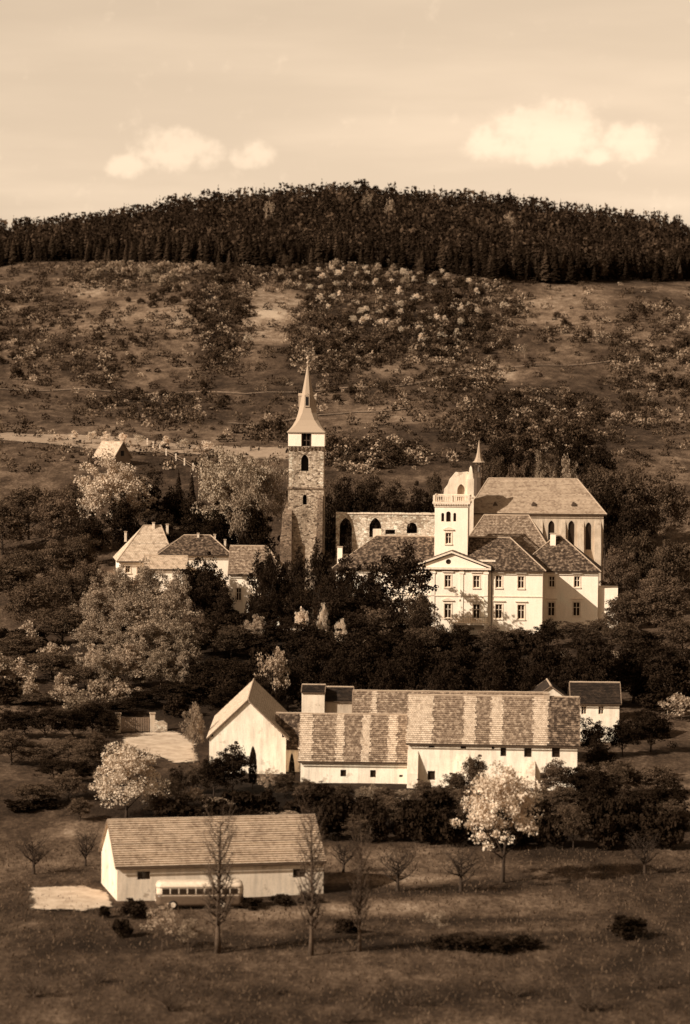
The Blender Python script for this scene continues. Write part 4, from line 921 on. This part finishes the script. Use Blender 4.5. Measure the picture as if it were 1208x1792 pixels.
many([(205, 996, 512, 72), (262, 990, 512, 76), (310, 1002, 510, 56), (168, 1022, 503, 66), (228, 1040, 496, 80), (288, 1036, 496, 76), (162, 1075, 485, 72), (205, 1096, 478, 78), (262, 1084, 476, 84), (315, 1090, 476, 70)], 'pale', 'pale-leaved tree on the wooded bank below the left houses', 'pale trees on the left bank')
many([(225, 1128, 464, 76), (282, 1134, 462, 74), (178, 1140, 462, 66), (330, 1140, 462, 60)], 'pale', 'lower pale-leaved tree on the bank above the farm gate', 'lower pale trees above the gate')
many([(345, 1075, 486, 80), (150, 1165, 462, 95), (200, 1190, 455, 80), (405, 1095, 486, 85), (110, 1060, 495, 100), (60, 1020, 505, 110), (90, 1140, 470, 100), (30, 1110, 480, 110), (60, 1210, 450, 110), (10, 1190, 455, 90), (110, 1240, 440, 80), (150, 1230, 440, 60)], 'mid', 'mid-brown tree on the wooded bank at the left', 'brown trees on the left bank')
many([(305, 1195, 452, 85), (360, 1150, 460, 90), (335, 992, 520, 65), (375, 1000, 514, 70), (375, 1080, 490, 70), (250, 1205, 448, 80), (440, 1105, 486, 80), (420, 1160, 450, 90), (395, 1200, 440, 80), (210, 1225, 442, 70)], 'dark', 'dark tree in the wooded bank between left houses and farm', 'dark trees on the left bank')
many([(470, 985, 507, 46), (520, 968, 507, 50), (560, 962, 505, 60), (608, 978, 502, 66), (643, 995, 500, 56)], 'open', 'tall dark open tree before the tower foot and chateau end', 'tall dark trees before the tower')
tree('open', 704, 968, 499, 128, 'large spreading dark tree in front of the chateau left wing')
many([(735, 1040, 492, 70), (660, 1065, 490, 80), (745, 1095, 480, 85), (862, 1097, 490, 70), (910, 1098, 494, 66), (1005, 1088, 500, 60), (1046, 1082, 500, 60), (1095, 1040, 505, 90), (1160, 1020, 505, 110)], 'mid', 'brown leafy tree at the foot of the chateau', 'trees at the chateau foot')
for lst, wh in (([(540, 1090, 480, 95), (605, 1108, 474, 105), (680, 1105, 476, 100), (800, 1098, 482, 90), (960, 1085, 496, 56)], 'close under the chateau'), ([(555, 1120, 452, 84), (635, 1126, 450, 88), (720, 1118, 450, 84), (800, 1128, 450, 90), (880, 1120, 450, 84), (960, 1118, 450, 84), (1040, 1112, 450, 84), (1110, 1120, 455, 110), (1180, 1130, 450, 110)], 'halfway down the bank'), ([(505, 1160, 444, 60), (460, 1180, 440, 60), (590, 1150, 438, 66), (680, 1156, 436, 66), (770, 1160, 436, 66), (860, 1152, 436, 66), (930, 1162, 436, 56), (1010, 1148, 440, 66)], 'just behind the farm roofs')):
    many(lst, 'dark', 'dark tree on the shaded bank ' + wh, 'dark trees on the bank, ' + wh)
tree('twig', 485, 1126, 440, 68, 'round twiggy crown standing out before the dark bank', 'young_tree')
tree('blossom', 598, 1086, 482, 26, 'small white blossoming tree on the dark bank below the chateau', 'blossom_tree'); tree('blossom', 566, 1060, 492, 24, 'small white blossoming tree below the tower', 'blossom_tree'); tree('blossom', 528, 1064, 490, 30, 'white bush beside the garden wall arch', 'blossom_tree')
many([(465, 968, 512, 62), (492, 985, 508, 50), (445, 1040, 503, 36), (360, 978, 520, 60), (395, 1035, 505, 44)], 'dark', 'dark tree hiding the low brown-roofed house', 'dark trees before the low house')
many([(1040, 1262, 410, 60), (1090, 1258, 412, 60), (1140, 1240, 415, 80)], 'dark', 'dark tree before the house at the right edge', 'dark trees before the right house')
tree('pale', 448, 1078, 492, 46, 'small pale tree before the low brown-roofed house')
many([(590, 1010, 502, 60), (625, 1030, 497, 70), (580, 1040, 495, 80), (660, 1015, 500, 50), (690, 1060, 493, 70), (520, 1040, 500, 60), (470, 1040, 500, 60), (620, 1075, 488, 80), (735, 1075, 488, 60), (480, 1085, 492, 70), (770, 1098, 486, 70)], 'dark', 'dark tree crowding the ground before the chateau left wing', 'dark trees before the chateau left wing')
for j in range(150):
    px = random.uniform(-10, 1210); Y = random.uniform(436, 512); g = P(px, 1000, Y)
    if Y > 495 and px > 760: continue
    wh = 'below the left houses' if px < 400 else 'below the tower' if px < 600 else 'below the chateau' if px < 1050 else 'at the right edge'
    h = random.uniform(2.2, 4.6); plant('hedge' if random.random() < (.35 if px < 330 else .85) else 'bushlight', 'understorey_shrub', g.x, Y, h, h * random.uniform(1.1, 1.7), 'understorey shrub on the wooded bank ' + wh, 'shrub', 'understorey of the bank ' + wh)
# ---- before the farm
tree_at('blossombush', 222, 1432, 1306, 140, 'big round white-blossoming tree above the barn, at left', 'blossom_tree')
tree_at('blossom', 882, 1545, 1346, 158, 'big white-blossoming tree in front of the tall farm range', 'blossom_tree')
tree('birch', 340, 1232, 402, 42, 'slim weeping birch beside the courtyard', 'birch_tree')
tree('cypress', 443, 1306, 383, 17, 'dark columnar cypress before the blank gable', 'cypress'); tree('cypress', 511, 1318, 383, 12, 'thin pointed cypress at the corner of the gabled barn', 'cypress')
many([(408, 1306, 381, 66), (375, 1322, 378, 60)], 'dark', 'round dark tree before the gabled barn wall', 'dark trees before the gable')
many([(832, 1326, 377, 56), (800, 1350, 374, 60), (975, 1332, 378, 74), (1085, 1330, 380, 90), (1150, 1340, 380, 90)], 'mid', 'brown bushy tree against the tall farm range', 'bushy trees at the farm range')
many([(1018, 1340, 374, 70), (1052, 1345, 370, 70), (1050, 1300, 396, 60), (1110, 1380, 362, 80), (1170, 1370, 366, 90)], 'dark', 'dark tree at the right end of the farm', 'dark trees right of the farm')
many([(120, 1290, 400, 80), (70, 1300, 400, 90), (20, 1280, 400, 90), (150, 1300, 395, 60), (165, 1280, 408, 50), (120, 1350, 375, 70), (60, 1370, 372, 90)], 'mid', 'brown tree at the left edge below the bank', 'brown trees at lower left')
shr = [(470, 1346, 377, 44, 'twig'), (500, 1352, 377, 46, 'mid'), (535, 1362, 376, 44, 'mid'), (565, 1368, 374, 46, 'dark'), (600, 1372, 374, 46, 'mid'), (635, 1375, 373, 40, 'twig'), (672, 1376, 373, 46, 'mid'), (708, 1378, 373, 44, 'twig'), (742, 1366, 374, 44, 'mid'), (770, 1372, 372, 40, 'mid'), (905, 1372, 372, 50, 'mid'), (940, 1376, 372, 46, 'mid'), (345, 1340, 380, 44, 'mid'), (310, 1345, 378, 40, 'dark'), (190, 1305, 398, 44, 'twig'), (215, 1300, 396, 40, 'mid')]
for (px, top, Y, w, kd) in shr: tree(kd if kd != 'twig' else 'twig', px, top, Y, w, {'twig': 'twiggy pale bush along the farm wall foot', 'mid': 'brown bush along the farm wall foot', 'dark': 'dark bush along the farm wall foot'}[kd], 'bush', 'bush', 'bushes along the farm foot, ' + kd)
for row, (Y, t0, t1) in enumerate(((369, 1380, 1396), (361, 1396, 1412), (353, 1412, 1430))):
    for px in np.arange(40 if row == 0 else (300 if row == 1 else 580), 1200, 43):
        if row == 0 and 120 < px < 290: continue
        wh = ('back', 'middle', 'front')[row] + ' row ' + ('left of the barn' if px < 200 else 'behind the barn' if px < 500 else 'below the low farm range' if px < 720 else 'below the tall farm range' if px < 1010 else 'at the right edge')
        tree(random.choice(['hedge', 'hedge', 'hedge', 'mid', 'twig' if row < 2 else 'hedge']), px + random.uniform(-10, 10), random.uniform(t0 - 6, t1 + 8), Y + random.uniform(-2, 2), random.uniform(52, 74), 'hedge shrub in the ' + wh, 'hedge_shrub', 'shrub', 'hedge belt, ' + wh)
many([(162, 1228, 428, 62), (190, 1246, 424, 46), (128, 1240, 424, 70), (80, 1236, 424, 80), (25, 1240, 424, 80), (170, 1300, 398, 54), (140, 1330, 386, 60), (95, 1330, 388, 70)], 'dark', 'dark tree left of the farm gate', 'dark trees left of the gate')
many([(185, 1340, 384, 44), (300, 1360, 374, 44), (275, 1385, 366, 44), (140, 1395, 364, 50)], 'mid', 'brown bush round the big blossoming tree', 'bushes round the blossoming tree', 'bush', 'bush')
tree_at('bareshrub', 318, 1425, 1345, 50, 'bare leaning shrub right of the blossoming tree', 'bare_shrub', 'shrub')
tree_at('bushlight', 560, 1408, 1384, 40, 'pale low bush in the dark hedge belt', 'bush', 'bush'); tree_at('bushlight', 655, 1404, 1374, 40, 'pale low bush below the low farm range', 'bush', 'bush')
# ---- bare trees of the meadow
for (px, base, top, w, lb) in ((697, 1560, 1470, 78, 'bare dark fruit tree in the meadow, left of the blossoming tree'), (808, 1560, 1468, 82, 'bare fruit tree with forked dark trunk beside the blossoming tree'), (602, 1527, 1462, 60, 'small bare tree just right of the barn'), (150, 1516, 1440, 50, 'small bare tree left of the barn gable'), (60, 1530, 1450, 70, 'bare tree in the field at the left edge'), (1130, 1530, 1450, 70, 'bare tree at the right edge of the meadow')):
    tree_at('bare', px, base, top, w, lb, 'bare_tree')
for (px, base, top, w, lb) in ((383, 1668, 1426, 74, 'bare upright poplar in front of the bus'), (547, 1672, 1422, 58, 'bare upright poplar before the right barn end'), (631, 1665, 1454, 50, 'slender bare poplar right of the barn')):
    tree_at('poplar', px, base, top, w, lb, 'poplar_tree')
for (px, base, top, w, lb) in ((285, 1662, 1584, 70, 'tall bare twiggy shrub below the bus front'), (330, 1668, 1606, 60, 'bare twiggy shrub beside the poplar'), (770, 1640, 1590, 50, 'bare shrub in the open meadow')):
    tree_at('twig', px, base, top, w, lb, 'bare_shrub', 'shrub')
for (px, base, top, w) in ((234, 1606, 1574, 58), (185, 1606, 1582, 24), (440, 1590, 1568, 50), (490, 1584, 1566, 50), (540, 1580, 1566, 44), (215, 1640, 1605, 40), (790, 1660, 1636, 80), (860, 1664, 1638, 90), (920, 1660, 1640, 60), (610, 1632, 1604, 50), (1100, 1640, 1600, 70)):
    tree_at('hedge', px, base, top, w, 'low dark bush in the foreground by the barn and meadow', 'low_bush', 'bush', 'low bushes of the foreground')

# ---- hillside: blossoming orchard, shrubs
for (px, py) in ((527, 492), (558, 480), (564, 494), (561, 512), (592, 488), (594, 524), (625, 490), (640, 476), (657, 504), (627, 538), (632, 554), (634, 572), (665, 553), (667, 570), (701, 555), (703, 587), (735, 586), (737, 603), (725, 534), (763, 548), (764, 566), (770, 600), (795, 544), (800, 594), (880, 546), (850, 508), (868, 500), (700, 520), (590, 505), (820, 540), (432, 606)) + tuple((540 + 34 * i + 9 * j + random.uniform(-9, 9), 482 + 22 * j + random.uniform(-7, 7)) for i in range(9) for j in range(5) if (i * 7 + j * 3) % 4):
    g = G(px, py); s = random.uniform(.55, .95); plant('fruit', 'blossom_tree', g.x, g.y, 3.6 * s, 3.0 * s, 'small white blossoming fruit tree in the hillside orchard', 'tree', 'blossoming orchard on the hillside')
for (px, py) in ((160, 778), (186, 780), (216, 782), (242, 784), (290, 788), (322, 792), (362, 795), (130, 778)):
    g = G(px, py); plant('fruit', 'blossom_tree', g.x, g.y, 3.0, 2.7, 'small blossoming tree along the pale field road', 'tree', 'blossom trees along the field road')
g = G(918, 628); plant('birch', 'birch_tree', g.x, g.y, 4.2, 2.0, 'single pale slim tree on the hillside at right', 'tree')
ZONES = [(215, 485, 95, 26, 26, 2.5, 4.5, 'shrubpale'), (385, 565, 48, 85, 34, 2.8, 5, 'shrub'), (270, 520, 60, 20, 10, 2.5, 4, 'shrub'), (690, 555, 165, 85, 70, 2.8, 5.0, 'shrub'), (440, 486, 110, 16, 14, 2.5, 4, 'shrub'), (850, 560, 70, 60, 18, 2.5, 4.2, 'shrub'), (575, 615, 70, 50, 16, 2.5, 4.5, 'shrub'),
         (930, 745, 140, 45, 30, 3, 5.5, 'shrub'), (180, 620, 55, 75, 10, 2, 3.5, 'shrub'), (250, 715, 140, 26, 9, 2.2, 4, 'shrub'), (650, 800, 90, 26, 14, 2.5, 4.5, 'shrub'), (475, 760, 40, 14, 4, 3, 4.5, 'shrub'), (810, 670, 70, 26, 10, 2.2, 3.6, 'shrub'), (1000, 590, 60, 40, 7, 2, 3.2, 'shrub'), (620, 478, 500, 10, 34, 2.5, 4.5, 'shrubpale'),
         (50, 600, 70, 110, 14, 2.5, 4, 'shrub'), (1140, 640, 70, 130, 16, 2.5, 4.2, 'shrub'), (860, 650, 45, 18, 6, 2, 3, 'shrubpale'), (600, 690, 40, 20, 4, 2, 3, 'shrub'), (790, 500, 90, 24, 14, 2.2, 3.8, 'shrubpale'), (370, 705, 60, 24, 6, 2, 3.4, 'shrub')]
ZL = {0: 'under the forest at upper left', 1: 'in the dark thicket above and left of the spire', 3: 'among the blossoming orchard', 7: 'in the thicket above the church roof', 14: 'along the lower edge of the forest', 2: 'on the slope at upper left', 4: 'below the forest above the spire', 5: 'right of the orchard', 6: 'between orchard and spire', 8: 'on the bare slope at the left', 9: 'above the field road', 10: 'behind the ruined wall', 11: 'just left of the belfry', 12: 'by the hillside path at right', 13: 'in the right-hand meadow', 15: 'at the left edge of the hillside', 16: 'at the right edge of the hillside', 17: 'on the pale mound above the church', 18: 'just right of the spire', 19: 'at the top of the orchard', 20: 'below the hillside path at left'}
for zi, (cx, cy, ax_, ay_, n, s0, s1, kd) in enumerate(ZONES):
    for j in range(n):
        a = random.uniform(0, 6.283); r = math.sqrt(random.random()); g = G(cx + ax_ * r * math.cos(a), cy + ay_ * r * math.sin(a)); s = random.uniform(s0, s1)
        plant(kd, 'hillside_shrub', g.x, g.y, s * random.uniform(.6, .95), s, ('pale' if kd == 'shrubpale' else 'dark') + ' shrub ' + ZL.get(zi, 'scattered on the open hillside'), 'shrub', 'shrubs ' + ZL.get(zi, 'scattered on the open hillside'))
# scrub too dense to count: clustered where the slope is overgrown
DEN = [(230, 480, 140, 34, .9), (390, 565, 58, 95, 1), (690, 555, 190, 100, .95), (480, 490, 150, 28, .8), (575, 610, 90, 55, 1), (850, 555, 85, 75, .8), (940, 745, 160, 60, .9), (620, 472, 600, 14, 1), (180, 620, 60, 80, .4), (250, 715, 160, 30, .4), (650, 800, 110, 30, .8), (330, 720, 70, 30, .6), (810, 665, 80, 28, .7), (760, 640, 120, 20, .5), (470, 760, 60, 18, .6), (60, 560, 90, 110, .6), (1140, 640, 80, 130, .6), (300, 590, 110, 70, .25), (700, 690, 200, 30, .3), (1000, 590, 70, 20, .5)]
SCR = {'leaf_scrub': [], 'scrub_mid': [], 'scrub_pale': []}
cnt = 0
while cnt < 6500:
    px, py = random.uniform(-30, 1240), random.uniform(462, 830)
    d = .10
    for (cx, cy, ax_, ay_, a) in DEN:
        r = math.hypot((px - cx) / ax_, (py - cy) / ay_)
        if r < 1.1: d = max(d, a * (1 if r < .75 else (1.1 - r) / .35))
    nn = .5 + .5 * math.sin(px / 17 + 2.1 * math.sin(py / 13)) * math.sin(py / 9 + px / 31)
    if random.random() > d * (.25 + 1.0 * nn): continue
    cnt += 1; g = G(px, py, 560, 1300); s = random.uniform(.5, 1.3) if random.random() < .6 else random.uniform(1.2, 2.2); k = int(16 + 26 * s)
    c = np.array(g) + rv(k) * s * np.array([1, 1, .8]) * rng.uniform(.35, 1, (k, 1)) ** .6; c[:, 2] = np.maximum(c[:, 2] + .35 * s, g.z + .05)
    SCR[random.choices(list(SCR), (.58, .28, .14))[0]].append(leaves(c, .2 + .05 * s))
for mt, nm, lb in (('leaf_scrub', 'dark_scrub', 'dark low scrub spread over the hillside'), ('scrub_mid', 'brown_scrub', 'brown low scrub spread over the hillside'), ('scrub_pale', 'pale_scrub', 'pale low scrub spread over the hillside')):
    tag(link(nm, quads_mesh(nm, np.concatenate(SCR[mt]), mt)), lb, 'scrub', None, 'stuff')

# ---- forest on the hilltop
EDGE = [(-80, 468), (40, 462), (135, 458), (300, 463), (500, 468), (700, 476), (860, 491), (1000, 494), (1062, 491), (1300, 491)]
eg = [G(*p) for p in EDGE]; ex = [p.x for p in eg]; ey = [p.y for p in eg]
cand = []
for x in np.arange(-235, 235, 3.1):
    y = float(np.interp(x, ex, ey)) + 5 * math.sin(x / 13) * math.sin(x / 5) + random.uniform(-4, 5); j = 0
    while y < 1405:
        cand.append((x + random.uniform(-1.7, 1.7), y + random.uniform(-1.6, 1.6), j)); y += 3.9 + .02 * j; j += 1
near = sorted([c for c in cand if abs(proj((c[0], c[1], 95))[0] - 604) < 620], key=lambda c: c[1] - np.interp(c[0], ex, ey))[:300]
ns = set(near)
for c in near:
    s = random.uniform(.4, 1.1); plant('conifer', 'spruce_tree', c[0], c[1], 11 * s, 5.0 * s, 'dark spruce in the front ranks of the hilltop forest', 'tree', 'front ranks of the hilltop forest')
base = [conifer_pts(1, .36, 9, 6, i) for i in range(6)]
for i in range(6):       # ragged pines and rounder crowns
    z = rng.uniform(.12, 1, 52); r = .19 * np.sin(np.clip(1.08 - z, 0, 1) ** .75 * math.pi) ** .7 * rng.uniform(.5, 1.05, 52); th = rng.uniform(0, 6.283, 52)
    base.append(leaves(np.stack([r * np.cos(th), r * np.sin(th), z], 1), .06, -.3))
V = {0: [], 1: []}
fz = hz(np.array([c[0] for c in cand]), np.array([c[1] for c in cand]))
for c, z in zip(cand, fz):
    if c in ns: continue
    s = random.uniform(6, 12) * (1 + .2 * math.sin(c[0] / 9 + c[1] / 14) * math.sin(c[1] / 6)); w = s * random.uniform(.85, 1.4); q = base[random.randrange(12)] * np.array([w, w, s]); th = random.uniform(0, 6.28); co, si = math.cos(th), math.sin(th)
    q = np.stack([q[..., 0] * co - q[..., 1] * si, q[..., 0] * si + q[..., 1] * co, q[..., 2]], -1); V[int(random.random() < .22)].append(q + np.array([c[0], c[1], z - .3]))
tag(link('paler_forest_trees', quads_mesh('paler_forest_trees', np.concatenate(V[1]), 'needle_pale')), 'paler crowns mixed through the dark hilltop forest', 'forest', None, 'stuff')
V = V[0]
tag(link('forest', quads_mesh('forest', np.concatenate(V), 'needle')), 'dense dark conifer forest covering the hilltop', 'forest', None, 'stuff')
for (px, py, h, w) in ((735, 484, 6, 3.2), (862, 488, 8, 4), (936, 470, 9, 3.4), (978, 480, 10, 4), (1050, 492, 8, 5), (640, 410, 0, 0), (500, 470, 5, 3), (1010, 492, 3, 3)):
    if not h: continue
    g = G(px, py); plant('mid', 'broadleaf_tree', g.x, g.y - 3, h, w, 'paler leafy tree at the lower edge of the hilltop forest', 'tree', 'leafy trees at the forest edge')
# pale crowns standing in the forest
for (x, y) in ((8, 1215), (16, 1190), (-30, 1230), (60, 1200)): plant('twig', 'broadleaf_tree', x, y, 14, 5, 'single paler crown rising within the dark hilltop forest', 'tree', 'pale crowns in the forest')

for (px, base, top, w) in ((60, 1745, 1690, 90), (170, 1720, 1680, 60), (300, 1770, 1715, 90), (480, 1740, 1705, 60), (720, 1760, 1715, 90), (900, 1745, 1700, 70), (1030, 1770, 1715, 100), (1150, 1730, 1680, 80), (610, 1790, 1745, 80)):
    tree_at('bareshrub', px, base, top, w, 'rough shrub on the near slope below the meadow', 'meadow_shrub', 'shrub', 'shrubs of the near slope')
# ---- meadow grass
n = 42000; gx_ = rng.uniform(-75, 75, n); gy_ = rng.uniform(250, 352, n)
keep = ~((gx_ > -26) & (gx_ < 1) & (gy_ > 316) & (gy_ < 334)); gx_, gy_ = gx_[keep], gy_[keep]; n = len(gx_)
cl_ = np.sin(gx_ / 3.1 + 1.7 * np.sin(gy_ / 2.3)) * np.sin(gy_ / 1.9 + gx_ / 5.1); hgt = np.where(rng.uniform(-1, 1, n) < cl_ + .2, 1.0, .5) * rng.uniform(.12, .42, n)
gz_ = hz(gx_, gy_); th = rng.uniform(0, 6.283, n); w = .07 * rng.uniform(.6, 1.6, n); dx, dy = np.cos(th) * w, np.sin(th) * w; lx, ly = rng.normal(0, .12, n), rng.normal(0, .12, n)
V = np.stack([np.stack([gx_ - dx, gy_ - dy, gz_ - .03], 1), np.stack([gx_ + dx, gy_ + dy, gz_ - .03], 1), np.stack([gx_ + lx, gy_ + ly, gz_ + hgt], 1)], 1)
tag(link('grass', quads_mesh('grass', V, 'grass_blade', 3)), 'rough grass of the foreground meadow', 'grass', None, 'stuff')

# ---- where a handful of look-alikes stand in a row, say which one
ORD = ['leftmost', 'second from left', 'third from left', 'fourth from left', 'fifth from left', 'sixth from left', 'seventh from left', 'eighth from left', 'ninth from left', 'tenth from left', 'eleventh from left', 'twelfth from left']
grp = {}
for o in bpy.data.objects:
    if o.parent is None and 'group' in o: grp.setdefault((o['group'], o['label']), []).append(o)
for (g_, lb), os_ in grp.items():
    if 2 <= len(os_) <= 12:
        os_.sort(key=lambda o: proj(o.location)[0])
        for i, o in enumerate(os_): o['label'] = lb + ', ' + ((ORD[i] if i < len(os_) - 1 or len(os_) < 3 else 'rightmost') if len(os_) > 2 else ('left of the two', 'right of the two')[i])
